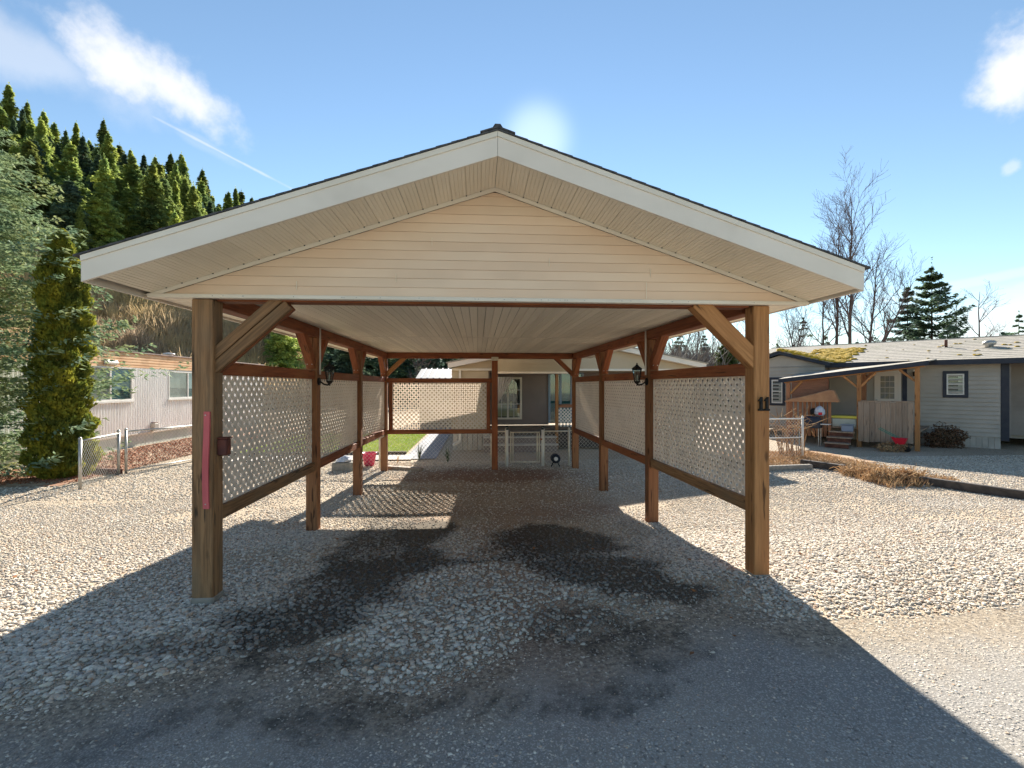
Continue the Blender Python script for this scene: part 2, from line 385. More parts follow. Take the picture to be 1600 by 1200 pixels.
def glass_mat():
    m = bpy.data.materials.new('window_glass'); m.use_nodes = True; t = NT(m.node_tree); t.n.clear()
    gl = t.new('ShaderNodeBsdfGlossy'); gl.inputs['Roughness'].default_value = .02; gl.inputs[0].default_value = (.8, .88, .95, 1)
    tr = t.new('ShaderNodeBsdfTransparent'); tr.inputs[0].default_value = (.85, .9, .9, 1)
    lw = t.new('ShaderNodeLayerWeight'); lw.inputs[0].default_value = .5
    ms = t.new('ShaderNodeMixShader'); t.l.new(t.math('ADD', t.math('MULTIPLY', t.math('POWER', lw.outputs['Facing'], 4), .6), .045, clamp=True), ms.inputs[0])
    t.l.new(tr.outputs[0], ms.inputs[1]); t.l.new(gl.outputs[0], ms.inputs[2])
    t.l.new(ms.outputs[0], t.new('ShaderNodeOutputMaterial').inputs[0]); return m
M['glass'] = glass_mat()

def ground_mat(name, base, base2, specks, speck_scale, bump, sparse=False):
    """gravelly earth: voronoi pebbles as colour and relief, darker damp patches and painted lane shade from the mesh attributes"""
    m = bpy.data.materials.new(name); m.use_nodes = True; t = NT(m.node_tree); b = t.n['Principled BSDF']
    vec = t.new('ShaderNodeNewGeometry').outputs['Position']
    v1 = t.new('ShaderNodeTexVoronoi'); t.l.new(vec, v1.inputs['Vector']); v1.inputs['Scale'].default_value = speck_scale
    v2 = t.new('ShaderNodeTexVoronoi'); t.l.new(vec, v2.inputs['Vector']); v2.inputs['Scale'].default_value = speck_scale * 2.7
    big = t.ramp(t.noise(vec, .55, 5), .35, .68)
    col = t.mix(big, base, base2)
    sep = t.new('ShaderNodeSeparateColor'); t.l.new(v1.outputs['Color'], sep.inputs[0])
    sep2 = t.new('ShaderNodeSeparateColor'); t.l.new(v2.outputs['Color'], sep2.inputs[0])
    st = t.mix(sep.outputs[0], specks[0], specks[1]); st = t.mix(t.ramp(sep.outputs[1], .72, .8), st, specks[2])
    peb = t.math('SUBTRACT', 1, t.ramp(v1.outputs['Distance'], .30, .52))
    if sparse: peb = t.math('MULTIPLY', peb, t.ramp(sep.outputs[2], .62, .70))
    col = t.mix(peb, col, st)
    fine = t.math('MULTIPLY', t.ramp(sep2.outputs[0], .60 if sparse else .55, .9), .85 if sparse else .5)
    col = t.mix(fine, col, specks[1])
    if sparse:
        du = t.new('ShaderNodeAttribute', attribute_name='dust').outputs['Fac']
        dn_ = t.ramp(t.math('ADD', du, t.math('MULTIPLY', t.math('SUBTRACT', t.noise(vec, 3.5, 6, .65), .5), .9)), .2, .85)
        col = t.mix(dn_, col, t.mix(t.ramp(t.noise(vec, 38, 6, .7), .38, .62), (.17, .14, .11), (.42, .35, .26)))
    red = t.new('ShaderNodeAttribute', attribute_name='red').outputs['Fac']
    col = t.mix(t.math('MULTIPLY', red, .75), col, (.20, .075, .045))
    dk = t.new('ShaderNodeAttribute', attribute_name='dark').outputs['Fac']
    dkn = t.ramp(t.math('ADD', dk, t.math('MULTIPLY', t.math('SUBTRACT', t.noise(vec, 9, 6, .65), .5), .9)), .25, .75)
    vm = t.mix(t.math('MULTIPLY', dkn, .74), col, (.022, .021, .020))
    t.l.new(vm, b.inputs['Base Color']); b.inputs['Roughness'].default_value = .95; b.inputs['Specular IOR Level'].default_value = .15
    bn = t.new('ShaderNodeBump'); bn.inputs['Strength'].default_value = 1; bn.inputs['Distance'].default_value = bump
    hgt = t.math('ADD', t.math('MULTIPLY', peb, 1.0), t.math('MULTIPLY', t.noise(vec, speck_scale * 1.5, 4, .6), .8))
    t.l.new(hgt, bn.inputs['Height']); t.l.new(bn.outputs[0], b.inputs['Normal'])
    return m
M['gravel'] = ground_mat('gravel_ground', (.44, .36, .265), (.34, .27, .195), ((.60, .50, .37), (.76, .66, .51), (.46, .27, .17)), 50, .012)
M['road'] = ground_mat('dusty_asphalt', (.255, .24, .22), (.36, .325, .275), ((.34, .31, .28), (.48, .45, .41), (.22, .2, .18)), 60, .004, sparse=True)
m = bpy.data.materials.new('hill_soil'); 
M['hill'] = pm('hill_soil', (.33, .25, .16), (.22, .17, .11), .12, rough=1, c3=(.17, .15, .08), s3=.05, amt3=.8, coord='Object')
def stone_mat():
    m = bpy.data.materials.new('river_stone'); m.use_nodes = True; t = NT(m.node_tree); b = t.n['Principled BSDF']
    a = t.new('ShaderNodeAttribute', attribute_type='INSTANCER', attribute_name='tint').outputs['Fac']
    dk = t.new('ShaderNodeAttribute', attribute_type='INSTANCER', attribute_name='damp_shade').outputs['Fac']
    cr = t.new('ShaderNodeValToRGB'); t.l.new(a, cr.inputs[0]); e = cr.color_ramp.elements
    cs = [(0, (.30, .27, .24)), (.2, (.48, .42, .34)), (.42, (.68, .60, .48)), (.62, (.54, .48, .41)), (.8, (.80, .73, .61)), (.95, (.56, .38, .25)), (1, (.86, .80, .70))]
    while len(e) < len(cs): e.new(.5)
    for el, (p, c) in zip(e, cs): el.position = p; el.color = c + (1,)
    pos = t.new('ShaderNodeNewGeometry').outputs['Position']
    col = t.mix(t.math('MULTIPLY', t.ramp(t.noise(pos, 110, 3), .5, .7), .35), cr.outputs[0], (.30, .26, .22))
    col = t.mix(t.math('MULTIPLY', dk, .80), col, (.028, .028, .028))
    t.l.new(col, b.inputs['Base Color']); b.inputs['Roughness'].default_value = .8; b.inputs['Specular IOR Level'].default_value = .25
    return m
M['stone'] = stone_mat()

# ------------------------------------------------------------------ patches on the drive (damp soil, bare earth, red needles) and shade painted on the lane
PATCH = []                                    # x, y, rx, ry, dark, keep (stone density), red
def patch(u, v, ru, rv, dark, keep, red=0):
    x, y = gp(u, v); x2, _ = gp(u + ru, v); _, y2 = gp(u, v - rv)
    PATCH.append((x, y, abs(x2 - x), abs(y2 - y), dark, keep, red))
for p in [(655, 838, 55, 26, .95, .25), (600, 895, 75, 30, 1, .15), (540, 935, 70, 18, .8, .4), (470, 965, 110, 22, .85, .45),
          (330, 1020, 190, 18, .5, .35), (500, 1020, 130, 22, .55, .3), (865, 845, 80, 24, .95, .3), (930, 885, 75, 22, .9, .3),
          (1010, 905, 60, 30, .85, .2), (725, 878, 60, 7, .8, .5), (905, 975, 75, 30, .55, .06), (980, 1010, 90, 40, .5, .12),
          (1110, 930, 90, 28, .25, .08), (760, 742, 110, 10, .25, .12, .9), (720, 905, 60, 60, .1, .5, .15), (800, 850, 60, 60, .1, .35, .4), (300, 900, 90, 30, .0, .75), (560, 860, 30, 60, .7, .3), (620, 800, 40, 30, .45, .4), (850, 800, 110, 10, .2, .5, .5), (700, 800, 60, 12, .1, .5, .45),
          (770, 770, 130, 30, .1, .35, .35), (1480, 985, 200, 26, .0, .08), (800, 1105, 330, 36, .55, 1), (560, 1120, 420, 40, .5, 1), (1000, 1090, 160, 40, .35, 1), (820, 960, 60, 20, .0, 1)]:  # the wide dark ones on the lane put shade into the asphalt colour
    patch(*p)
EDGE = sorted([gp(u, v) for u, v in [(-300, 1110), (0, 1100), (180, 1068), (300, 1035), (420, 1010), (540, 1050), (640, 1072), (740, 1045), (830, 985),
               (900, 1000), (1000, 965), (1100, 935), (1250, 968), (1400, 962), (1600, 935), (1900, 930)]])
EX = np.array([e[0] for e in EDGE]); EY = np.array([e[1] for e in EDGE])
def masks_at(x, y):
    G = 1.22
    dark = np.zeros_like(x); keep = np.ones_like(x); red = np.zeros_like(x)
    wx = x + .42 * (fbm(x * 2.3, y * 2.3, 4, 21) - .5) * 2; wy = y + .42 * (fbm(x * 2.3, y * 2.3, 4, 33) - .5) * 2
    for (cx, cy, rx, ry, d, k, r) in PATCH:
        q = np.sqrt(((wx - cx) / rx) ** 2 + ((wy - cy) / ry) ** 2) / G; w = 1 - sstep((q - .55) / .75)
        dark = np.maximum(dark, w * d); keep = np.minimum(keep, 1 - w * (1 - k)); red = np.maximum(red, w * r)
    return dark, keep, red
def road_edge(x): return np.interp(x, EX, EY)

# ------------------------------------------------------------------ ground, road, lawn, paths
def axis(lo, hi, core, step, grow=1.16):
    c = list(np.arange(core[0], core[1] + 1e-6, step)); s = step
    while c[-1] < hi: s *= grow; c.append(c[-1] + s)
    s = step
    while c[0] > lo: s *= grow; c.insert(0, c[0] - s)
    return np.array(c)
def sheet(name, xs, ys, mat, lift=0.0, parent=None, kind='structure', extra=None):
    X, Y = np.meshgrid(xs, ys); Z = ground_z(X, Y) + lift
    if extra is not None: Z = Z + extra(X, Y)
    V = np.stack([X, Y, Z], -1).reshape(-1, 3); nx, ny = len(xs), len(ys)
    i = np.arange(ny - 1)[:, None] * nx + np.arange(nx - 1)[None]; i = i.ravel()
    d, k, r = masks_at(X.ravel(), Y.ravel())
    return bulk(name, V, np.stack([i, i + 1, i + 1 + nx, i + nx], -1), mat, parent, True, kind, attrs={'dark': d, 'red': r})
xs = axis(-420, 420, (-6, 7), .09); ys = axis(-60, 420, (1.0, 10), .09)
g = sheet('ground', xs, ys, M['gravel'])
g['label'] = 'pale gravel yard and drive sloping gently down to the houses'
g.data.materials.append(M['hill'])
mi = np.zeros(len(g.data.polygons), np.int32); ctr = np.zeros(len(mi) * 3); g.data.polygons.foreach_get('center', ctr); ctr = ctr.reshape(-1, 3)
mi[((-.866 * ctr[:, 0] + .5 * ctr[:, 1]) > 24)] = 1; mi[ctr[:, 1] > 34] = 1
g.data.polygons.foreach_set('material_index', mi)

def strip_sheet(name, xs, y0f, y1f, ny, mat, lift, label=None, extra=None):
    xs = np.asarray(xs); T = np.linspace(0, 1, ny)
    X = np.repeat(xs[None], ny, 0); Y = y0f(X) * (1 - T[:, None]) + y1f(X) * T[:, None]
    Z = ground_z(X, Y) + lift; V = np.stack([X, Y, Z], -1).reshape(-1, 3); nx = len(xs)
    i = (np.arange(ny - 1)[:, None] * nx + np.arange(nx - 1)[None]).ravel()
    d, k, r = masks_at(X.ravel(), Y.ravel())
    return bulk(name, V, np.stack([i, i + 1, i + 1 + nx, i + nx], -1), mat, None, True, 'structure', label, {'dark': d, 'red': r, 'dust': np.clip(1 - (road_edge(X.ravel()) - Y.ravel()) / .95, 0, 1)})
rx_ = np.arange(-16, 22, .08)
strip_sheet('road', rx_, lambda x: x * 0 - 7, lambda x: road_edge(x) + .20 * (fbm(x * 1.7, x * 0 + 3, 4, 4) - .5) - .05, 60, M['road'], .006,
            'dusty grey asphalt lane in front of the carport')
strip_sheet('lawn', np.arange(-6.6, -1.9, .15), lambda x: x * 0 + 13.1, lambda x: x * 0 + 19.5, 30, pm('lawn_soil', (.13, .18, .03), (.18, .22, .04), 5, rough=1), .008)
strip_sheet('path', np.arange(-6.6, -1.55, .15), lambda x: x * 0 + 12.05, lambda x: x * 0 + 12.95, 6, M['concrete'], .03)
strip_sheet('side_path', np.arange(-1.85, -.95, .1), lambda x: x * 0 + 12.2, lambda x: x * 0 + 21, 30, pm('blue_shaded_concrete', (.30, .31, .34), (.22, .23, .26), 6, rough=.9), .02)  # blue shade of the home put into the concrete colour
strip_sheet('mulch_bed', np.arange(-10.2, -7.6, .15), lambda x: x * 0 + 9.4, lambda x: x * 0 + 22, 40, pm('red_brown_mulch', (.36, .19, .11), (.26, .14, .09), 8, rough=1, c3=(.50, .40, .28), s3=2, amt3=.8), .012)
strip_sheet('soil_bed', np.arange(4.6, 9.6, .15), lambda x: x * 0 + 10.9, lambda x: x * 0 + 13, 12, pm('leaf_litter', (.30, .16, .09), (.42, .30, .18), 8, rough=1, bump=.02), .012)

# ------------------------------------------------------------------ river stones (instanced pebbles)
def stone_field(name, xs, ys, dens_fn, size_fn, label, seed):
    X, Y = np.meshgrid(xs, ys); nx, ny = len(xs), len(ys)
    xf, yf = X.ravel(), Y.ravel(); d, k, r = masks_at(xf, yf); dens = dens_fn(xf, yf, k)
    V = np.stack([xf, yf, ground_z(xf, yf) + .004], -1)
    i = (np.arange(ny - 1)[:, None] * nx + np.arange(nx - 1)[None]).ravel()
    o = bulk(name, V, np.stack([i, i + 1, i + 1 + nx, i + nx], -1), M['stone'], None, True, 'stuff', label,
             {'dens': dens, 'size': size_fn(xf, yf), 'damp_shade': np.clip(d * 1.05 - .05, 0, 1)})
    tree = bpy.data.node_groups.new(name, 'GeometryNodeTree')
    tree.interface.new_socket('Geometry', in_out='INPUT', socket_type='NodeSocketGeometry')
    tree.interface.new_socket('Geometry', in_out='OUTPUT', socket_type='NodeSocketGeometry')
    n, l = tree.nodes, tree.links
    gi = n.new('NodeGroupInput'); go = n.new('NodeGroupOutput')
    def attr(a):
        nd = n.new('GeometryNodeInputNamedAttribute'); nd.data_type = 'FLOAT'; nd.inputs['Name'].default_value = a; return nd.outputs['Attribute']
    dp = n.new('GeometryNodeDistributePointsOnFaces'); l.new(gi.outputs[0], dp.inputs['Mesh']); l.new(attr('dens'), dp.inputs['Density']); dp.inputs['Seed'].default_value = seed
    def rnd(lo, hi, sd, typ='FLOAT'):
        nd = n.new('FunctionNodeRandomValue'); nd.data_type = typ; nd.inputs['Seed'].default_value = sd
        k = 0 if typ == 'FLOAT_VECTOR' else 2
        nd.inputs[k].default_value = lo; nd.inputs[k + 1].default_value = hi; return nd.outputs[0 if typ == 'FLOAT_VECTOR' else 1]
    ico = n.new('GeometryNodeMeshIcoSphere'); ico.inputs['Radius'].default_value = 1; ico.inputs['Subdivisions'].default_value = 2
    sm = n.new('GeometryNodeSetShadeSmooth'); l.new(ico.outputs[0], sm.inputs[0])
    st = n.new('GeometryNodeSetMaterial'); l.new(sm.outputs[0], st.inputs[0]); st.inputs['Material'].default_value = M['stone']
    # two differently knobbly shapes from noise
    io = n.new('GeometryNodeInstanceOnPoints'); l.new(dp.outputs['Points'], io.inputs['Points'])
    sp = n.new('GeometryNodeSetPosition'); l.new(st.outputs[0], sp.inputs['Geometry'])
    ns = n.new('ShaderNodeTexNoise'); ns.inputs['Scale'].default_value = .9; ns.inputs['Detail'].default_value = 1
    sb = n.new('ShaderNodeVectorMath'); sb.operation = 'SUBTRACT'; l.new(ns.outputs['Color'], sb.inputs[0]); sb.inputs[1].default_value = (.5, .5, .5)
    sc = n.new('ShaderNodeVectorMath'); sc.operation = 'SCALE'; l.new(sb.outputs[0], sc.inputs[0]); sc.inputs['Scale'].default_value = 1.1
    l.new(sc.outputs[0], sp.inputs['Offset']); l.new(sp.outputs[0], io.inputs['Instance'])
    rv = rnd((-.35, -.35, 0), (.35, .35, 6.28), seed + 3, 'FLOAT_VECTOR'); e2r = n.new('FunctionNodeEulerToRotation'); l.new(rv, e2r.inputs[0]); l.new(e2r.outputs[0], io.inputs['Rotation'])
    sv = rnd((.65, .5, .28), (1.25, .85, .60), seed + 5, 'FLOAT_VECTOR')
    mm = n.new('ShaderNodeMath'); mm.operation = 'MULTIPLY'; l.new(attr('size'), mm.inputs[0]); l.new(rnd(.40, 1.45, seed + 7), mm.inputs[1])
    s2 = n.new('ShaderNodeVectorMath'); s2.operation = 'SCALE'; l.new(sv, s2.inputs[0]); l.new(mm.outputs[0], s2.inputs['Scale']); l.new(s2.outputs[0], io.inputs['Scale'])
    sa = n.new('GeometryNodeStoreNamedAttribute'); sa.data_type = 'FLOAT'; sa.domain = 'INSTANCE'; sa.inputs['Name'].default_value = 'tint'
    l.new(io.outputs[0], sa.inputs['Geometry']); l.new(rnd(0, 1, seed + 9), sa.inputs['Value'])
    l.new(sa.outputs[0], go.inputs[0])
    md = o.modifiers.new('scatter', 'NODES'); md.node_group = tree
    return o
def dn(x, y, k):
    e = road_edge(x); past = sstep((y - e + .65 + 1.1 * (fbm(x * 1.9, y * 1.9, 3, 61) - .5)) / 1.25) ** 1.4
    b = past * k * np.where(y < 4.6, .8 + .4 * fbm(x * 1.2, y * 1.2, 3, 2), .12 + 1.25 * sstep((fbm(x * .8, y * 1.1, 4, 2) - .28) / .4))
    road = .03 + .30 * np.exp(-np.clip(e - y, 0, 9) / .38) * sstep((fbm(x * 2.2, y * 2.2, 3, 8) - .3) / .3) + .07 * sstep((fbm(x * .9, y * .9, 3, 41) - .4) / .2)
    near = np.interp(y, [5.0, 5.6, 7.2, 7.8, 8.3], [2900, 2200, 2000, 1500, 1000]) * (.8 + .5 * (fbm(x * .5, y * .5, 3, 77) - .3))
    return near * np.maximum(b, road * (k * .5 + .5))
def sz(x, y):
    e = road_edge(x); s = (.0118 + .006 * fbm(x * .7, y * .7, 2, 6)) * (1 - .22 * sstep((y - 3.6) / 2.4))
    s = s * np.where(y < e - .1, .5, 1.0)
    big = np.exp(-(((x + .15) / 1.1) ** 2 + ((y - 3.35) / .75) ** 2)) * .0030 + np.exp(-(((x + 2.6) / 1.8) ** 2 + ((y - 3.1) / .9) ** 2)) * .002
    return s + big - .001 * np.clip((y - 5) / 4, 0, 1)
stone_field('gravel_stones', np.arange(-8.2, 10.3, .11), np.arange(1.5, 8.36, .11), dn, sz, 'loose rounded grey and tan river stones spread over the drive', 3)
def dn3(x, y, k):
    e = road_edge(x); return 3000 * sstep((e + .5 - y) / .8) * (.35 + .9 * sstep((fbm(x * 1.6, y * 1.6, 4, 91) - .35) / .4)) * np.clip(.45 + np.exp(-(e - y) / .6), .3, 1.3)
gr_ = stone_field('lane_grit', np.arange(-4.6, 6.6, .11), np.arange(1.5, 4.2, .11), dn3, lambda x, y: .0045 + .006 * fbm(x * 3, y * 3, 2, 14) ** 2, 'fine grit and pea sized stones scattered over the edge of the asphalt lane', 23)
def dn2(x, y, k): return 700 * k * np.clip(.5 + fbm(x, y, 3, 12), 0, 1.2) * np.where((np.abs(x) > 1.0 * y + 5), 0, 1)
stone_field('far_gravel_stones', np.arange(-12, 17, .25), np.arange(8.24, 11.9, .2), dn2, lambda x, y: .0145 + 0 * x, 'loose river stones around the back of the carport', 13)

# ------------------------------------------------------------------ THE CARPORT
CX = .13; PITCH = .335; YF = 3.72; YFAS = 3.205; YB = 10.78; YBF = 11.55
ZR = 3.12                                       # underside of the roof at the ridge
def zs(x): return ZR - PITCH * abs(x - CX)
cp = thing('carport', 'open timber carport with white lattice sides and a peach sided gable, numbered 11', 'carport', (CX, 7.2, -.2))
LX = [-2.03] * 4; LYY = [3.81, 6.13, 8.35, 10.67]
RX = [2.27, 2.25, 2.20, 2.17]
PW = .14
ZB0, ZB1 = 2.20, 2.32
posts = {}
for i in range(4):
    for side, X in (('L', LX), ('R', RX)):
        x, y = X[i], LYY[i]; gnd = gz(x, y) - .06
        if i == 0:
            mt = M['grey_post'] if side == 'L' else M['honey']
            y0 = 3.79
            top = 2.243
            if side == 'L': timber('post', (x, y0, gnd), (x, y0, top), .15, .15, mt, cp, label='weathered grey front post on the left')
            else: timber('post', (x, y0, gnd), (x, y0, top), .13, .14, mt, cp, label='honey coloured front post carrying the numbers')
        else:
            timber('post', (x, y, gnd), (x, y, ZB0 - .002), .135, .135, M['post'] if i else M['grey_post'], cp)
z_ = gz(LX[0], 3.79); MB().box(LX[0] - .082, LX[0] + .082, 3.705, 3.875, z_ - .08, z_ + .055).build('post_base', M['cmu'], cp, bevel=.012)
z_ = gz(RX[0], 3.79); MB().box(RX[0] - .07, RX[0] + .07, 3.715, 3.865, z_ - .08, z_ + .03).build('post_base', M['cmu'], cp, bevel=.01)
XM = .37
timber('post', (XM, 10.67, gz(XM, 10.67) - .05), (XM, 10.67, ZB0 - .002), .13, .135, M['stain'], cp)
mb = MB(); mb.box(XM - .075, XM + .075, 10.595, 10.60, 2.155, 2.235); mb.build('post_bracket', M['cream_pipe'], cp)
# beams
for X in (LX, RX):
    for i in range(3):
        y0 = LYY[i] + (.075 if i == 0 else 0); y1 = LYY[i + 1]
        timber('beam', (X[i], y0 + .002, (ZB0 + ZB1) / 2), (X[i + 1], y1, (ZB0 + ZB1) / 2), .135, ZB1 - ZB0, M['stain'], cp)
timber('beam', (LX[3] + .07, 10.67, (ZB0 + ZB1) / 2), (RX[3] - .07, 10.67, (ZB0 + ZB1) / 2), .13, ZB1 - ZB0, M['stain'], cp, side=(0, 1, 0))
timber('beam', (LX[0] + .08, 3.82, 2.275), (RX[0] - .08, 3.82, 2.275), .13, .085, M['stain'], cp, side=(0, 1, 0), label='front header beam under the gable')
# knee braces
def brace(p0, p1, w=.09, d=.12, mat='stain', side=(1, 0, 0), label=None): return timber('knee_brace', p0, p1, w, d, M[mat], cp, side=side, bevel=.005, label=label)
for dy, dx, z0 in ((0, 0, 1.78), ):
    b1 = brace((LX[0] + .02, 3.775, 1.80), (LX[0] + .57, 3.775, 2.30), .045, .075, 'grey_post', (0, 1, 0))
    b2 = brace((LX[0] + .055, 3.775, 1.725), (LX[0] + .60, 3.775, 2.215), .045, .075, 'grey_post', (0, 1, 0))
    b1 = brace((LX[0] + .02, 3.83, 1.80), (LX[0] + .57, 3.83, 2.30), .045, .075, 'stain', (0, 1, 0))
    b2 = brace((LX[0] + .055, 3.83, 1.725), (LX[0] + .60, 3.83, 2.215), .045, .075, 'stain', (0, 1, 0))
brace((RX[0] - .0, 3.785, 1.77), (RX[0] - .52, 3.785, 2.275), .11, .13, 'honey', (0, 1, 0))
for X in (LX, RX):
    for i in (1, 2, 3):
        x, y = X[i], LYY[i]
        brace((x, y - .04, 1.84), (x, y - .44, 2.25), .10, .10, 'stain' )
        if i < 3: brace((x, y + .04, 1.84), (x, y + .44, 2.25), .10, .10, 'stain')
brace((LX[3] + .04, 10.67, 1.84), (LX[3] + .47, 10.67, 2.25), .10, .09, 'honey', (0, 1, 0))
brace((RX[3] - .04, 10.67, 1.84), (RX[3] - .47, 10.67, 2.25), .10, .09, 'stain', (0, 1, 0))
# rails
def rail(p0, p1, side, mat='stain', lab=None): timber('rail', p0, p1, .085, .105, M[mat], cp, side=side, bevel=.005, label=lab)
for X in (LX, RX):
    for i in range(3):
        ya = LYY[i] + (.068 if i else .06); yb = LYY[i + 1] - .068
        mt = 'grey_post' if (i == 0) else 'stain'
        for z, mt_ in ((.612, mt), (1.737, 'stain')):
            rail((X[i], ya, z), (X[i + 1], yb, z), (1, 0, 0), mt_)
for z in (.60, 1.72): timber('rail', (LX[3] + .068, 10.67, z), (XM - .066, 10.67, z), .085, .095, M['stain'], cp, side=(0, 1, 0), bevel=.005)
timber('rail', (LX[3] + .14, 10.67, .65), (LX[3] + .14, 10.67, 1.67), .08, .085, M['stain'], cp, bevel=.005)
timber('rail', (XM - .14, 10.67, .65), (XM - .14, 10.67, 1.67), .08, .085, M['stain'], cp, bevel=.005)
# lattice panels
PITCHL = .098
def lattice(A, B, z0, z1, individual, bend=None, bulge=0.0, wid=.044):
    """diagonal crossing slats between points A and B (plan), z0..z1"""
    A = Vector(A); B = Vector(B); L = (B - A).length; H = z1 - z0; t = (B - A).normalized(); nrm = Vector((t.y, -t.x, 0))
    def P(s, z, off):
        o = off + bulge * math.sin(math.pi * s / L) * math.sin(math.pi * min(1, max(0, z / H)))
        if bend: o += bend(s / L, z / H)
        return A + t * s + nrm * o + Vector((0, 0, z0 + z))
    ed = MB(); e = .012
    for s0, s1, a, b in ((0, L, 0, e), (0, L, H - e, H), (0, e, e, H - e), (L - e, L, e, H - e)):
        n = 8
        for k in range(n):
            if s1 - s0 > H * .5 or (s1 - s0) > .1: ss = (s0 + (s1 - s0) * k / n, s0 + (s1 - s0) * (k + 1) / n); zz = (a, b)
            else: ss = (s0, s1); zz = (a + (b - a) * k / n, a + (b - a) * (k + 1) / n)
            vs = [P(s, z, o) for o in (-.006, .006) for s, z in ((ss[0], zz[0]), (ss[1], zz[0]), (ss[1], zz[1]), (ss[0], zz[1]))]
            ed.add(vs, [(0, 3, 2, 1), (4, 5, 6, 7), (0, 1, 5, 4), (1, 2, 6, 5), (2, 3, 7, 6), (3, 0, 4, 7)])
    pan = ed.build('lattice_panel', M['lattice'], cp)
    hw = wid / 2 * math.sqrt(2) / 2            # half width measured along s for a 45 degree slat
    allmb = MB(); nslat = 0
    for layer, sg in ((-.0022, 1), (.0022, -1)):
        c = -H if sg == 1 else 0.0
        c += PITCHL * .5
        while c < (L if sg == 1 else L + H):
            # centre line: s = c + z (sg=1)  or  s = c - z
            def clip(c):
                if sg == 1: za, zb = max(0, -c), min(H, L - c)
                else: za, zb = max(0, c - L), min(H, c)
                return za, zb
            za, zb = clip(c)
            if zb - za > .03:
                n = 5 if (bend or bulge) else 1; mb = allmb if not individual else MB()
                for k in range(n):
                    zA = za + (zb - za) * k / n; zB = za + (zb - za) * (k + 1) / n; vs = []
                    for off in (layer - .0018, layer + .0018):
                        for z_, e_ in ((zA, -1), (zA, 1), (zB, 1), (zB, -1)):
                            s_ = c + sg * z_
                            vs.append(P(min(L, max(0, s_ + e_ * hw)), min(H, max(0, z_ - sg * e_ * hw * 1.0)), off))
                    mb.add(vs, [(0, 3, 2, 1), (4, 5, 6, 7), (0, 1, 5, 4), (1, 2, 6, 5), (2, 3, 7, 6), (3, 0, 4, 7)])
                if individual: mb.build('slat', M['lattice'], pan)
            c += PITCHL
    if not individual: allmb.build('slat', M['lattice'], pan, kind='stuff')
    return pan
for X, sg in ((LX, 1), (RX, -1)):
    for i in range(3):
        ya = LYY[i] + .07; yb = LYY[i + 1] - .07
        bend = None
        if sg == 1 and i == 2: bend = lambda s, z: -(.30 * (1 - s) ** 1.2 * (1.15 - z) ** .8) + .05 * math.sin(3 * s)
        lattice((X[i], ya, 0), (X[i + 1], yb, 0), .655 if not bend else .50, 1.695, i == 0, bend, bulge=.02 if i else .012)
lattice((LX[3] + .175, 10.67, 0), (XM - .175, 10.67, 0), .64, 1.68, False)
# gable siding, one board per course
CH = .0695; z = 2.276; n = 0
def gx(zv): return (ZR - .03 - zv) / PITCH
for yy, sgn, nm in ((YF, -1, 'front'), (YB + .02, 1, 'back')):
    z = 2.276
    while z < ZR - .06:
        z1 = min(z + CH, ZR - .035)
        a0, a1 = gx(z), max(gx(z1), .004)
        segs = [(-1, 1)]
        mb = MB()
        yo, yi = yy + sgn * .0100, yy + sgn * .005
        vs = [(CX - a0, yo, z), (CX + a0, yo, z), (CX + a1, yi, z1), (CX - a1, yi, z1),
              (CX - a0, yy - sgn * .004, z), (CX + a0, yy - sgn * .004, z), (CX + a1, yy - sgn * .004, z1), (CX - a1, yy - sgn * .004, z1)]
        mb.add(vs, [(0, 1, 2, 3), (7, 6, 5, 4), (0, 4, 5, 1), (1, 5, 6, 2), (2, 6, 7, 3), (3, 7, 4, 0)])
        mb.build('siding_board', M['siding'], cp); z = z1 + .0012
# butt joint cover in the siding, bottom trim, rake trims
mb = MB(); mb.box(1.315, 1.319, YF - .0185, YF - .016, 2.28, 2.41); mb.build('siding_joint', M['soffit'], cp)
mb = MB(); mb.box(-2.40, 2.645, YF - .032, YF + .03, 2.246, 2.275); mb.build('bottom_trim', M['trim'], cp, bevel=.003)
for sg in (-1, 1):
    x1 = CX + sg * 2.52
    poly = [(CX, ZR - .001), (x1, zs(x1) - .001), (x1, zs(x1) - .030), (CX, ZR - .031)]
    MB().prism(poly, 'y', YF - .024, YF - .0165).build('rake_trim', M['trim'], cp)
# soffit under the front overhang: ribbed panels laid across the slope
SW = .115
def soffit_mesh(depth):
    pts = []; ng = 4; w = SW - .002
    for k in range(ng):
        a = w * k / ng
        pts += [(a, 0), (a + w / ng - .006, 0), (a + w / ng - .003, .0032)]
    pts.append((w, 0)); me = bpy.data.meshes.new('soffit_panel')
    vs = [(x, 0, z) for x, z in pts] + [(x, depth, z) for x, z in pts]; n = len(pts)
    fs = [(i, i + 1, n + i + 1, n + i) for i in range(n - 1)]
    vs += [(0, 0, .012), (w, 0, .012), (w, depth, .012), (0, depth, .012)]; b = 2 * n
    fs += [(b + 3, b + 2, b + 1, b), (0, n, b + 3, b), (n - 1, b + 1, b + 2, 2 * n - 1)]
    me.from_pydata(vs, [], fs); me.materials.append(M['soffit']); me.update(); return me
sme = soffit_mesh(YF - YFAS - .012); ang = math.atan(PITCH)
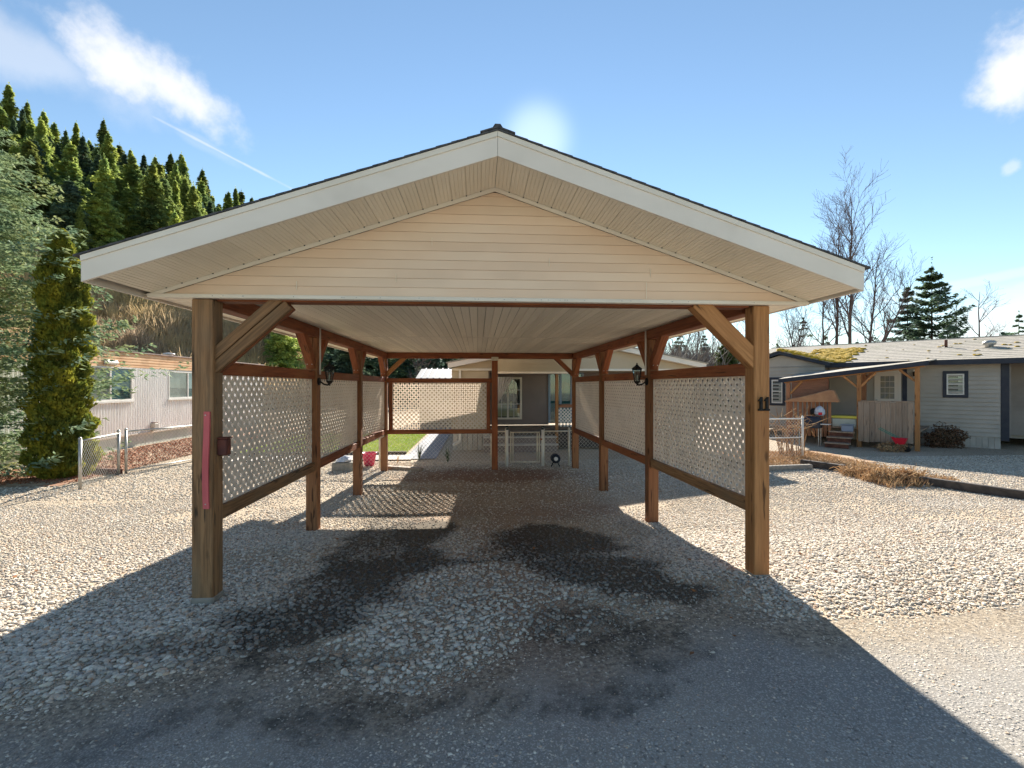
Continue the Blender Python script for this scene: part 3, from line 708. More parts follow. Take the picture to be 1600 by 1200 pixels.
for sg in (-1, 1):
    k = 0
    while True:
        d0 = .0015 + k * SW; xa = d0 * math.cos(ang)
        if xa > 2.47: break
        o = link('soffit_panel', sme, None, cp)
        ex = Vector((sg * math.cos(ang), 0, -math.sin(ang))); ey = Vector((0, 1, 0)); ez = ex.cross(ey)
        if sg > 0: ez = Vector((math.sin(ang), 0, math.cos(ang)))
        else: ez = Vector((-math.sin(ang), 0, math.cos(ang)))
        Mx = Matrix((ex, ey, ez)).transposed().to_4x4()
        p = Vector((CX + sg * xa, YFAS + .006, ZR - xa * PITCH)) - wloc(cp); Mx.translation = p; o.matrix_local = Mx; k += 1
mb = MB()
for sg in (-1, 1):
    for k in range(1, 23):
        xa = k * SW * math.cos(ang); x = CX + sg * xa
        mb.box(x - .005, x + .005, YF - .03, YF - .018, zs(x) - .004, zs(x) + .004)
mb.build('soffit_gap', M['black'], cp)  # black boxes stand in for the shaded gaps at the panel joints
# horizontal eave soffits and a raked one at the back
for sg in (-1, 1):
    mb = MB(); xo = -2.445 if sg < 0 else 2.665; xi = -2.10 if sg < 0 else 2.335
    y = YF + .003
    while y < YBF - .05:
        mb.box(min(xo, xi), max(xo, xi), y, y + .105, 2.268, 2.276); mb.box(min(xo, xi), max(xo, xi), y + .105, y + .112, 2.272, 2.277); y += .112
    mb.build('eave_soffit', M['soffit'], cp)
# ceiling boards in two runs
def board_mesh(L):
    me = bpy.data.meshes.new('ceiling_board'); w = .0775; g_ = .004
    pts = [(0, .008), (g_, 0), (w / 2 - .002, 0), (w / 2, .0022), (w / 2 + .002, 0), (w - g_, 0), (w, .008)]; n = len(pts)
    vs = [(x, 0, z) for x, z in pts] + [(x, L, z) for x, z in pts]
    me.from_pydata(vs, [], [(i, n + i, n + i + 1, i + 1) for i in range(n - 1)]); me.materials.append(M['ceiling']); me.update(); return me
runs = [(3.89, 7.19), (7.215, 10.60)]
for ya, yb in runs:
    me = board_mesh(yb - ya); x = -1.99
    while x < 2.22:
        o = link('ceiling_board', me, None, cp); o.location = Vector((x, ya, ZB1 + .006 + random.uniform(-.0012, .0012))) - wloc(cp)
        o.rotation_euler = (0, random.uniform(-.02, .02), random.uniform(-.0006, .0006)); x += .0795
MB().box(-2.0, 2.24, 7.19, 7.215, ZB1 + .002, ZB1 + .012).build('ceiling_strip', M['trim'], cp)
rj = random.Random(3)
for zc_, xc_ in ((2.42, -.62), (2.56, .55), (2.70, -.35), (2.35, -1.35), (2.49, 1.35)): MB().box(xc_, xc_ + .003, YF - .017, YF - .0105, zc_ - .033, zc_ + .030).build('siding_joint', M['soffit'], cp)
mb = MB()
for _ in range(26):
    x_ = rj.uniform(-2.0, 2.2); mb.box(x_, x_ + .006, YF - .0345, YF - .0325, 2.258, 2.264)
mb.build('nail_head', M['galv'], cp)
MB().box(-2.09, 2.33, 3.80, 10.74, ZB1 + .03, ZB1 + .045).build('ceiling_deck', M['old_timber'], cp)
# fascia boards (front, back, eaves)
FH = .158
for y0, y1 in ((YFAS - .02, YFAS), (YBF, YBF + .02)):
    for sg in (-1, 1):
        xe = -2.462 if sg < 0 else 2.682
        xa = CX + sg * .0012
        poly = [(xa, ZR - .003), (xe, zs(xe) - .003), (xe, zs(xe) + FH), (xa, ZR + FH)]
        MB().prism(poly, 'y', y0, y1).build('fascia_board', M['fascia'], cp)
        dy = -.004 if y0 < 5 else .024
        poly = [(xa, ZR + FH - .034), (xe, zs(xe) + FH - .034), (xe, zs(xe) + FH + .001), (xa, ZR + FH + .001)]
        ya, yb = (y0 - .008, y0 - .0005) if y0 < 5 else (y1 + .0005, y1 + .008)
        MB().prism(poly, 'y', ya, yb).build('drip_edge', M['siding'] if False else M['trim'], cp)
for xe, d in ((-2.462, 1), (2.682, -1)):
    MB().box(min(xe, xe + d * .018), max(xe, xe + d * .018), YFAS + .001, YBF - .001, zs(xe) - .004, zs(xe) + FH - .01).build('fascia_board', M['fascia'], cp)
# roof: deck and stepped shingle courses
for sg in (-1, 1):
    xe = -2.50 if sg < 0 else 2.72; V = []; Fc = []; n = 0; run = abs(xe - CX); nc = 26
    mb = MB()
    for k in range(nc):
        a = run * (1 - k / nc); b = run * (1 - (k + 1) / nc)
        xa, xb = CX + sg * a, CX + sg * b
        z0, z1 = zs(xa) + FH + .004, zs(xb) + FH + .004
        poly = [(xa, z0), (xa, z0 + .013), (xb, z1 + .009), (xb, z1)]
        mb.prism(poly, 'y', YFAS - .035, YBF + .04)
    mb.build('roof_shingles', M['shingle'], cp)
    MB().prism([(CX, ZR + FH - .002), (xe + .03 * (-sg), zs(xe) + FH - .012), (xe + .03 * (-sg), zs(xe) + FH - .03), (CX, ZR + FH - .03)], 'y', YFAS + .002, YBF - .002).build('roof_deck', M['old_timber'], cp)
mb = MB()
def cap(y0, y1, lift, w):
    for sg in (-1, 1):
        x1 = CX + sg * w
        mb.prism([(CX, ZR + FH + .012 + lift), (x1, zs(x1) + FH + .014 + lift), (x1, zs(x1) + FH + .024 + lift), (CX, ZR + FH + .024 + lift)], 'y', y0, y1)
ccap = []
y = YFAS - .04; k = 0
while y < YBF:
    mb = MB(); cap(y, min(y + .22, YBF + .04), .004 + .006 * (k % 2), .125 if k % 2 else .115); mb.build('ridge_cap', M['shingle'], cp); y += .20; k += 1
mb = MB(); mb.prism([(CX - .035, ZR + FH + .02), (CX + .035, ZR + FH + .02), (CX + .018, ZR + FH + .046), (CX - .018, ZR + FH + .046)], 'y', YFAS - .03, YFAS + .12); mb.build('ridge_cap', M['shingle'], cp)
# conduits
MB().tube((-1.93, 6.075, 1.74), (-1.93, 6.075, ZB1), .011, n=8).build('conduit', M['pvc'], cp, True)
MB().tube((2.15, 6.075, 1.74), (2.15, 6.075, ZB1), .011, n=8).build('conduit', M['pvc'], cp, True)
# bolts on the braces
mb = MB()
for X in (LX, RX):
    for i in (1, 2, 3):
        for dx in (-.028, .028): mb.tube((X[i] + dx, LYY[i] - .135, 1.86), (X[i] + dx, LYY[i] - .122, 1.872), .009, n=6)
mb.build('bolt', M['galv'], cp)

# ------------------------------------------------------------------ things on the carport
nb = thing('house_number', 'black serif house number 11 on the right front post', 'house number', (RX[0], 3.715, 1.45))
for dx in (-.024, .026):
    x = RX[0] + .008 + dx; y0, y1 = 3.702, 3.7185; mb = MB()
    mb.prism([(x - .008, 1.405), (x + .012, 1.405), (x + .012, 1.512), (x + .002, 1.512), (x - .008, 1.498)], 'y', y0, y1)
    mb.prism([(x - .020, 1.401), (x + .024, 1.401), (x + .021, 1.417), (x - .017, 1.417)], 'y', y0 + .001, y1 - .001)
    mb.prism([(x - .0225, 1.478), (x - .0075, 1.480), (x - .0075, 1.500), (x - .016, 1.490)], 'y', y0 + .001, y1 - .001)
    mb.build('digit', M['black'], nb)
ps = thing('pink_strip', 'long faded pink board screwed to the left front post', 'board', (-1.99, 3.71, 1.1))
mb = MB()
for k in range(8):
    za, zb = .695 + .0895 * k, .695 + .0895 * (k + 1)
    xa = -1.995 - .006 * math.sin(k * .6); xb = -1.995 - .006 * math.sin((k + 1) * .6)
    vs = [(x + d, y, z_) for y in (3.700, 3.7145) for x, z_ in ((xa, za), (xb, zb)) for d in (-.021, .021)]
    mb.add([vs[0], vs[1], vs[3], vs[2], vs[4], vs[5], vs[7], vs[6]], [(0, 1, 2, 3), (7, 6, 5, 4), (0, 4, 5, 1), (1, 5, 6, 2), (2, 6, 7, 3), (3, 7, 4, 0)])
mb.build('strip', M['pink'], ps)
for zz in (.73, 1.385): MB().tube((-1.995 - .002, 3.697, zz), (-1.997, 3.701, zz), .005, n=8).build('screw', M['galv'], ps)
bx = thing('meter_box', 'small rusty red metal box on the inner side of the left front post', 'box', (-1.93, 3.80, 1.1))
MB().box(-1.952, -1.885, 3.775, 3.845, 1.075, 1.20).build('case', M['rust_box'], bx, bevel=.006)
MB().box(-1.957, -1.880, 3.77, 3.85, 1.202, 1.212).build('lid', M['rust_box'], bx, bevel=.003)
MB().box(-1.9495, -1.8875, 3.770, 3.774, 1.085, 1.19).build('cover', M['rust_box'], bx)

def lantern(x, y, z, sg, label):
    t = thing('wall_lantern', label, 'lantern', (x, y, z))
    mb = MB(); mb.lathe([(.001, 0), (.045, 0), (.05, .01), (.04, .022), (.001, .024)], (0, 0, 0), 12)
    rot = Matrix.Translation((x, y, z)) @ Matrix.Rotation(R(90) * sg, 4, 'Y')
    mb.v = [rot @ v for v in mb.v]; mb.build('back_plate', M['black'], t, True)
    cx = x + sg * .135
    arm = [(x + sg * .02, z - .0), (x + sg * .07, z - .035), (x + sg * .115, z - .045), (cx, z - .02)]
    mb = MB()
    for (a, za), (b, zb) in zip(arm, arm[1:]): mb.tube((a, y, za), (b, y, zb), .011, n=6)
    mb.build('arm', M['black'], t, True)
    MB().lathe([(.001, -.055), (.012, -.045), (.006, -.035), (.028, -.02), (.040, .0), (.045, .008), (.001, .01)], (cx, y, z), 10).build('base', M['black'], t, True)
    MB().lathe([(.032, .012), (.056, .15), (.054, .15), (.030, .012)], (cx, y, z), 6).build('glass', M['glass'], t)
    mb = MB()
    for k in range(6):
        a = R(60 * k); mb.tube((cx + .034 * math.cos(a), y + .034 * math.sin(a), z + .008), (cx + .060 * math.cos(a), y + .060 * math.sin(a), z + .155), .0045, n=4)
    mb.lathe([(.064, .150), (.066, .158), (.056, .16), (.054, .152)], (cx, y, z), 6)
    mb.build('cage', M['black'], t)
    MB().lathe([(.068, .160), (.072, .168), (.045, .190), (.022, .205), (.018, .215), (.008, .222), (.010, .235), (.001, .245)], (cx, y, z), 6).build('cap', M['black'], t)
    MB().tube((cx, y, z + .01), (cx, y, z + .085), .011, n=8).build('candle', M['cream_pipe'], t)
    return t
lantern(-1.96, 6.10, 1.655, 1, 'black coach lantern on the second left post under the conduit')
lantern(2.18, 6.10, 1.655, -1, 'black coach lantern on the second right post under the conduit')

# ------------------------------------------------------------------ chain-link fences
def chain_panel(mb, A, B, z0, z1, cell=.062, wr=.0028):
    A = Vector(A); B = Vector(B); L = (B - A).length; t = (B - A).normalized(); H = z1 - z0
    for sg in (1, -1):
        c = -H if sg == 1 else 0
        while c < (L if sg == 1 else L + H):
            if sg == 1: za, zb = max(0, -c), min(H, L - c)
            else: za, zb = max(0, c - L), min(H, c)
            if zb - za > .02:
                pa = A + t * (c + sg * za) + Vector((0, 0, z0 + za)); pb = A + t * (c + sg * zb) + Vector((0, 0, z0 + zb))
                mb.tube(pa, pb, wr, n=3, cap=False)
            c += cell * 1.414
def fence(label, pts, h, mat, group=None, mid=False, name='chain_link_fence', pr=.026, bottom=False):
    x0, y0 = pts[0]; t = thing(name, label, 'fence', (x0, y0, gz(x0, y0)), group)
    for (xa, ya), (xb, yb) in zip(pts, pts[1:]):
        za, zb = gz(xa, ya), gz(xb, yb); z0 = min(za, zb)
        MB().tube((xa, ya, z0 + h), (xb, yb, z0 + h), .018, n=8).build('top_rail', mat, t, True)
        if mid: MB().tube((xa, ya, z0 + h * .52), (xb, yb, z0 + h * .52), .016, n=8).build('middle_rail', mat, t, True)
        if bottom: MB().tube((xa, ya, z0 + .06), (xb, yb, z0 + .06), .014, n=8).build('bottom_rail', mat, t, True)
        mb = MB(); chain_panel(mb, (xa, ya, 0), (xb, yb, 0), z0 + .03, z0 + h - .01); mb.build('wire_mesh', mat, t)
    for x, y in pts:
        mb = MB(); g0 = gz(x, y); mb.tube((x, y, g0 - .05), (x, y, g0 + h + .03), pr, n=10); mb.lathe([(pr * 1.1, 0), (pr * 1.1, .02), (pr * .5, .04), (.002, .045)], (x, y, g0 + h + .03), 10)
        mb.build('fence_post', mat, t, True)
    return t
FY = 11.05
GX0, GX1 = at(792, 700, FY).x, at(848, 700, FY).x
fence('chain link fence behind the carport left of the gate', [(-4.6, FY), (-2.2, FY), (GX0 - .35, FY), (GX0 - .02, FY)], .80, M['cream_pipe'])
fence('chain link fence behind the carport right of the gate', [(GX1 + .02, FY), (2.1, FY), (4.4, FY + .2)], .80, M['cream_pipe'])
fence('white chain link fence with a middle rail beside the neighbour house', [(4.6, FY + .25), (6.4, 11.6), (8.32, 11.86)], 1.0, M['white_metal'], mid=True)
fence('galvanised chain link fence in front of the corrugated trailer', [(-7.05, 9.1), (-7.42, 10.55)], .86, M['galv'])
fence('long low galvanised fence panels running back along the red mulch', [(-7.38, 10.7), (-6.85, 12.4), (-6.7, 14.6), (-6.65, 17)], .88, M['galv'], bottom=True)
# gate
gt = thing('garden_gate', 'low cream tube gate with chain link mesh behind the carport', 'gate', ((GX0 + GX1) / 2, FY, gz(.8, FY)))
g0 = gz(.8, FY)
for k, x in enumerate((GX0, GX1)):
    MB().tube((x, FY, g0 - .05), (x, FY, g0 + .84), .034, n=12).build('gate_post', M['white_metal'], gt, True)
xa, xb = GX0 + .09, GX1 - .08; mb = MB()
for p, q in (((xa, .10), (xa, .80)), ((xb, .10), (xb, .80)), ((xa, .10), (xb, .10)), ((xa, .78), (xb, .78)), ((xa + .05, .12), (xa + .05, .78)), ((xb - .05, .12), (xb - .05, .78))):
    mb.tube((p[0], FY - .01, g0 + p[1]), (q[0], FY - .01, g0 + q[1]), .014, n=8)
mb.build('gate_frame', M['cream_pipe'], gt, True)
mb = MB(); chain_panel(mb, (xa + .05, FY - .01, 0), (xb - .05, FY - .01, 0), g0 + .11, g0 + .77); mb.build('wire_mesh', M['galv'], gt)
MB().box(xb + .01, GX1 - .01, FY - .03, FY + .01, g0 + .60, g0 + .64).build('latch', M['red_plank'], gt)
for x, s_ in ((GX0, 'left'), (GX1, 'right')):
    t = thing('post_cap_light', 'small black cap light on the %s gate post' % s_, 'light', (x, FY, g0 + .84))
    MB().lathe([(.036, 0), (.03, .03), (.02, .035), (.02, .05), (.04, .055), (.043, .062), (.02, .085), (.004, .09)], (x, FY, g0 + .842), 10).build('cap', M['black'], t, True)
    MB().lathe([(.022, .034), (.023, .054)], (x, FY, g0 + .842), 10).build('lens', M['bin'], t, True)
hr = at(868, 720, 10.9); t = thing('hose_reel', 'small dark round hose reel with a pale hub right of the gate', 'hose reel', (hr.x, 10.9, gz(hr.x, 10.9)))
zz = gz(hr.x, 10.9)
for nm, r0, r1, ya, yb, mt in (('drum', .04, .095, 10.86, 10.97, 'navy'), ('side_disc', .0, .105, 10.84, 10.86, 'navy'), ('side_disc', .0, .105, 10.97, 10.985, 'navy'), ('hub', .022, .045, 10.825, 10.84, 'white_metal')):
    mb = MB(); mb.lathe([(max(r0, .001), 0), (r1, 0), (r1, yb - ya), (max(r0, .001), yb - ya)], (0, 0, 0), 16)
    rt = Matrix.Translation((hr.x, ya, zz + .19)) @ Matrix.Rotation(R(-90), 4, 'X'); mb.v = [rt @ v for v in mb.v]; mb.build(nm, M[mt], t, True)
mb = MB(); mb.bar((hr.x - .1, 10.92, zz), (hr.x, 10.92, zz + .2), .02, .02); mb.bar((hr.x + .1, 10.92, zz), (hr.x, 10.92, zz + .2), .02, .02); mb.build('stand', M['black'], t)

# ------------------------------------------------------------------ generic lap siding
def lap(mb, p0, p1, z0, z1, exp, out, nrm):
    """stepped siding between plan points p0, p1, outward direction nrm"""
    p0 = Vector(p0 + (0,)); p1 = Vector(p1 + (0,)); nr = Vector(nrm + (0,)).normalized(); z = z0
    while z < z1 - 1e-4:
        zt = min(z + exp, z1)
        a = nr * out; b = nr * .002; c = nr * -.03
        vs = [p0 + a + Vector((0, 0, z)), p1 + a + Vector((0, 0, z)), p1 + b + Vector((0, 0, zt)), p0 + b + Vector((0, 0, zt)),
              p0 + c + Vector((0, 0, z)), p1 + c + Vector((0, 0, z)), p1 + c + Vector((0, 0, zt)), p0 + c + Vector((0, 0, zt))]
        mb.add(vs, [(0, 1, 2, 3), (7, 6, 5, 4), (0, 4, 5, 1), (1, 5, 6, 2), (2, 6, 7, 3), (3, 7, 4, 0)]); z = zt
    return mb

# ------------------------------------------------------------------ the home behind the carport
HY = 13.6; hxl, hxr = -.84, 6.62; hcx = 2.89; hz0 = 2.10; HP = .20
hm = thing('mobile_home', 'taupe mobile home with a beige gable directly behind the carport', 'house', (hcx, HY, -.24))
hb = -.24
def hzs(x): return 2.85 - HP * abs(x - hcx)
# gable over the porch
z = hz0
mb = MB()
while z < 2.80:
    z1 = z + .11; a0 = (2.85 - z) / HP - .0; a1 = max(.02, (2.85 - z1) / HP); a0 = min(a0, hxr - hcx - .1); a1 = min(a1, hxr - hcx - .1)
    yo, yi, yb = HY + .24, HY + .252, HY + .30
    mb.add([(hcx - a0, yo, z), (hcx + a0, yo, z), (hcx + a1, yi, z1), (hcx - a1, yi, z1), (hcx - a0, yb, z), (hcx + a0, yb, z), (hcx + a1, yb, z1), (hcx - a1, yb, z1)],
           [(0, 1, 2, 3), (7, 6, 5, 4), (0, 4, 5, 1), (1, 5, 6, 2), (2, 6, 7, 3), (3, 7, 4, 0)]); z = z1
mb.build('gable_siding', M['home_beige'], hm, label='beige lap siding of the gable')
MB().box(hxl + .1, hxr - .1, HY + .22, HY + .30, hz0 - .06, hz0 - .002).build('gable_trim', M['trim'], hm)
for sg in (-1, 1):
    xe = hxl if sg < 0 else hxr
    MB().prism([(hcx, 2.85), (xe, hzs(xe)), (xe, hzs(xe) + .14), (hcx, 2.99)], 'y', HY, HY + .02).build('fascia_board', M['fascia'], hm)
    MB().prism([(hcx, 2.994), (xe - sg * -.05, hzs(xe) + .135), (xe - sg * -.05, hzs(xe) + .16), (hcx, 3.03)], 'y', HY - .03, HY + 12).build('roof', M['grey_roof'], hm)
    MB().prism([(hcx, 2.85), (xe, hzs(xe)), (xe, hzs(xe) + .01), (hcx, 2.86)], 'y', HY + .021, HY + .24).build('soffit', M['soffit'], hm)
cy = 12.05
mb = MB(); lap(mb, (.40, cy), (2.34, cy), 1.96, 2.80, .10, .014, (0, -1)); mb.build('canopy_siding', M['home_khaki'], hm, label='khaki siding above the entry')
MB().box(.36, 2.38, cy - .03, cy + .02, 1.91, 1.957).build('canopy_trim', M['trim'], hm)
MB().prism([(cy + .02, 1.96), (13.58, 1.96), (13.58, 2.50), (cy + .02, 2.80)], 'x', .38, .42).build('canopy_side', M['home_khaki'], hm)
MB().prism([(cy + .02, 1.96), (13.58, 1.96), (13.58, 2.50), (cy + .02, 2.80)], 'x', 2.32, 2.36).build('canopy_side', M['home_khaki'], hm)
MB().box(.42, 2.32, cy + .02, 13.58, 1.93, 1.955).build('canopy_ceiling', M['home_siding'], hm)
MB().prism([(cy - .10, 2.815), (13.60, 2.53), (13.60, 2.57), (cy - .10, 2.855)], 'x', .32, 2.42).build('canopy_roof', M['grey_roof'], hm)
mb = MB(); lap(mb, (.35, 15.5), (at(857, 600, 15.5).x, 15.5), .35, 2.04, .10, .012, (0, -1)); lap(mb, (3.2, 15.5), (hxr - .1, 15.5), .35, 2.04, .10, .012, (0, -1)); mb.build('wall', M['home_siding'], hm)
mb = MB(); lap(mb, (hxl + .1, 13.9), (.30, 13.9), .30, 2.04, .10, .012, (0, -1)); mb.build('wall', M['home_beige'], hm, label='beige lap siding left of the porch')
MB().box(.27, .33, 13.93, 15.5, .3, 2.04).build('wall', M['home_siding'], hm)
mb = MB(); lap(mb, (hxl + .1, 25.5), (hxl + .1, 13.9), .30, 2.05, .10, .012, (-1, 0)); mb.build('wall', M['home_beige'], hm, label='beige long side wall')
mb = MB(); lap(mb, (hxr - .1, 13.9), (hxr - .1, 25.5), .30, 2.05, .10, .012, (1, 0)); mb.build('wall', M['home_siding'], hm)
MB().box(hxl + .12, hxr - .12, 15.54, 25.4, 2.03, 2.06).build('ceiling', M['room'], hm)
MB().box(hxl + .1, hxr - .1, 13.86, 15.5, 2.03, 2.042).build('porch_ceiling', M['home_beige'], hm)
mb = MB()
for k in range(8): mb.box(hxl + .13 + .14 * k, hxl + .255 + .14 * k, 13.905, 13.93, hb - .05, .30)
mb.build('skirting', M['skirt'], hm)
# porch window with six panes
wf = MB(); wx0, wx1, wz0, wz1 = .50, 1.41, .53, 1.88
for a, b, c, d in ((wx0, wx1, wz0, wz0 + .06), (wx0, wx1, wz1 - .06, wz1), (wx0, wx0 + .06, wz0 + .06, wz1 - .06), (wx1 - .06, wx1, wz0 + .06, wz1 - .06), ((wx0 + wx1) / 2 - .03, (wx0 + wx1) / 2 + .03, wz0 + .06, wz1 - .06)):
    wf.box(a, b, 15.44, 15.475, c, d)
wfo = wf.build('window', M['trim'], hm)
mb = MB()
for k in (1, 2):
    zz_ = wz0 + (wz1 - wz0) * k / 3 + .04; mb.box(wx0 + .06, wx1 - .06, 15.452, 15.462, zz_ - .009, zz_ + .009)
for xx in (wx0 + .25, wx1 - .26): mb.box(xx - .008, xx + .008, 15.4525, 15.4615, wz0 + .06, wz1 - .06)
mb.build('muntin', M['white_metal'], wfo)
MB().box(wx0 + .06, wx1 - .06, 15.464, 15.468, wz0 + .06, wz1 - .06).build('pane', M['glass'], wfo)
MB().box(wx0 + .05, wx1 - .05, 15.4715, 15.4745, wz0 + .05, wz1 - .05).build('dark_interior', M['room'], wfo)
for x0, x1, z0, z1 in ((.60, .92, .62, 1.05), (1.0, 1.34, .62, .88), (1.02, 1.10, .9, 1.1)): MB().box(x0, x1, 15.4695, 15.471, z0, z1).build('cafe_curtain', M['curtain_in'], wfo)
# patio door, porch post, railing, deck
dx0, dx1 = at(858, 600, 15.5).x, at(893, 600, 15.5).x + .35
mb = MB()
for k in range(4):
    xx = dx0 + (dx1 - dx0) * k / 3; mb.box(xx - .035, xx + .035, 15.43, 15.48, .4, 2.0)
mb.box(dx0 - .034, dx1 + .034, 15.4305, 15.4795, 2.001, 2.035)
pd = mb.build('patio_door', pm('pale_blue_door', (.22, .30, .38), rough=.5), hm)
MB().box(dx0, dx1, 15.455, 15.46, .4, 2.0).build('pane', M['glass'], pd)
MB().box(dx0, dx1, 15.475, 15.478, .4, 2.0).build('curtain', M['teal'], pd)
ppx = at(870, 640, 13.85).x
timber('porch_post', (ppx, 13.86, hb), (ppx, 13.86, hz0 - .07), .085, .085, M['honey'], hm)
timber('porch_post', (5.0, 13.86, hb), (5.0, 13.86, hz0 - .07), .085, .085, M['honey'], hm)
timber('railing', (ppx + .05, 13.86, 1.02), (5.0, 13.86, 1.02), .05, .09, M['red_plank'], hm, side=(0, 1, 0))
mb = MB(); 
def simple_lattice(mb, xa, xb, y, z0, z1, pitch=.07, w=.022, th=.006):
    L = xb - xa; H = z1 - z0
    for sg, oy in ((1, 0), (-1, th)):
        c = -H if sg == 1 else 0
        while c < (L if sg == 1 else L + H):
            if sg == 1: za, zb = max(0, -c), min(H, L - c)
            else: za, zb = max(0, c - L), min(H, c)
            if zb - za > .02: mb.bar((xa + c + sg * za, y + oy, z0 + za), (xa + c + sg * zb, y + oy, z0 + zb), th * .9, w, up=(0, 1, 0)) if False else mb.bar((xa + c + sg * za, y + oy, z0 + za), (xa + c + sg * zb, y + oy, z0 + zb), w, th * .9, up=(0, 1, 0))
            c += pitch * 1.414
simple_lattice(mb, ppx + .05, 4.9, 13.86, .42, .96); mb.build('rail_lattice', M['white_metal'], hm)
# deck boards and wide steps
for k in range(12): MB().box(.36, 6.4, 13.95 + .128 * k, 14.07 + .128 * k, .30, .335).build('deck_board', M['plank'], hm)
for k, (y0, zt) in enumerate(((13.62, .16), (13.30, -.02))):
    MB().box(at(778, 600, 13.4).x - .4, at(872, 600, 13.4).x, y0, y0 + .30, zt - .035, zt).build('step', M['concrete'], hm)
    MB().box(at(778, 600, 13.4).x - .38, at(872, 600, 13.4).x - .02, y0 + .04, y0 + .28, hb - .05, zt - .037).build('step_riser', M['home_siding'], hm)
MB().box(.34, 6.42, 13.90, 13.94, -.2, .335).build('deck_skirt', M['old_timber'], hm)
# downspout and porch curtain
mb = MB(); dsx = at(718, 680, 13.5).x; mb.box(dsx - .03, dsx + .03, 13.78, 13.84, .02, 2.06); mb.bar((dsx, 13.81, .03), (dsx - .18, 13.62, -.06), .06, .06); mb.build('downspout', M['fascia'], hm)
cu = bpy.data.meshes.new('c'); 
nu, nv = 40, 14; V = []
ctl, ctr_ = at(776, 590, 13.75), at(801, 590, 13.75); 
for j in range(nv + 1):
    v_ = j / nv; zt = ctl.z + .02 - v_ * .80
    wdt = (ctr_.x - ctl.x) * (1 - v_ ** 1.1 * .93) + .02
    for i in range(nu + 1):
        u_ = i / nu; V.append((ctl.x + wdt * u_, 13.75 + .022 * math.sin(u_ * 34) * (1 - .4 * v_), zt + .06 * u_ * v_))
Fq = [(j * (nu + 1) + i, j * (nu + 1) + i + 1, (j + 1) * (nu + 1) + i + 1, (j + 1) * (nu + 1) + i) for j in range(nv) for i in range(nu)]
tag(bulk('porch_curtain', V, Fq, M['cloth'], None, True), 'sheer white curtain swept aside at the porch of the home', 'curtain')
# small shed with ribbed roof behind the lawn
sa, sb = at(650, 592, 24), at(716, 592, 24)
sh = thing('garden_shed', 'small shed with a ribbed pale metal roof left of the home', 'shed', (sa.x, 24, gz(sa.x, 24)))
mb = MB(); lap(mb, (sa.x + .15, 24), (sb.x - .15 + .6, 24), -.24, sa.z, .15, .01, (0, -1)); mb.build('wall', M['home_beige'], sh)
MB().box(sa.x + .15, sa.x + .25, 24.05, 26.4, -.24, sa.z).build('wall', M['home_beige'], sh)
zr = at(660, 577, 26.3).z
for k in range(9):
    x0 = sa.x + (sb.x + .6 - sa.x) * k / 9; x1 = sa.x + (sb.x + .6 - sa.x) * (k + 1) / 9 - .05
    mb = MB(); mb.add([(x0, 23.8, sa.z), (x1, 23.8, sa.z), (x1, 26.3, zr), (x0, 26.3, zr), (x0, 23.8, sa.z + .02), (x1, 23.8, sa.z + .02), (x1, 26.3, zr + .02), (x0, 26.3, zr + .02)],
               [(0, 3, 2, 1), (4, 5, 6, 7), (0, 1, 5, 4), (1, 2, 6, 5), (2, 3, 7, 6), (3, 0, 4, 7)])
    mb.build('roof_panel', M['rib_roof'], sh); mb = MB()
    mb.add([(x1, 23.8, sa.z), (x1 + .05, 23.8, sa.z), (x1 + .05, 26.3, zr), (x1, 26.3, zr), (x1, 23.8, sa.z + .07), (x1 + .05, 23.8, sa.z + .07), (x1 + .05, 26.3, zr + .07), (x1, 26.3, zr + .07)],
               [(0, 3, 2, 1), (4, 5, 6, 7), (0, 1, 5, 4), (1, 2, 6, 5), (2, 3, 7, 6), (3, 0, 4, 7)])
    mb.build('roof_rib', M['rib'], sh)

# ------------------------------------------------------------------ corrugated trailer on the left
TX = -10.3; ty0, ty1 = 9.6, 24.0
tr = thing('trailer_home', 'white corrugated metal trailer with a tan ribbed band left of the carport', 'trailer', (TX, 15, -.24))
def zigwall(y0, y1, z0, z1, pitch=.105, dep=.030):
    n = int(round((y1 - y0) / pitch)); pts = []
    for k in range(n):
        a = y0 + (y1 - y0) * k / n; w = (y1 - y0) / n
        pts += [(a, 0), (a + w * .55, 0), (a + w * .68, dep), (a + w * .87, dep)]
    pts.append((y1, 0)); V = []
    for z_ in (z0, z1): V += [(TX + o, yy, z_) for yy, o in pts]
    m_ = len(pts); return V, [(i, i + 1, m_ + i + 1, m_ + i) for i in range(m_ - 1)]
W1 = (13.46, 15.15, 1.17, 2.14); W2 = (16.85, 19.1, 1.17, 2.10)
segs = [(ty0, 13.46, .17, 2.14), (13.46, 15.15, .17, 1.17), (15.15, 16.85, .17, 2.14), (16.85, 19.1, .17, 1.17), (19.1, ty1, .17, 2.14)]
V = []; Fq = []
for s_ in segs:
    v_, f_ = zigwall(*s_); b = len(V); V += v_; Fq += [tuple(b + i for i in f) for f in f_]
bulk('wall', V, Fq, M['white_ribs'], tr)
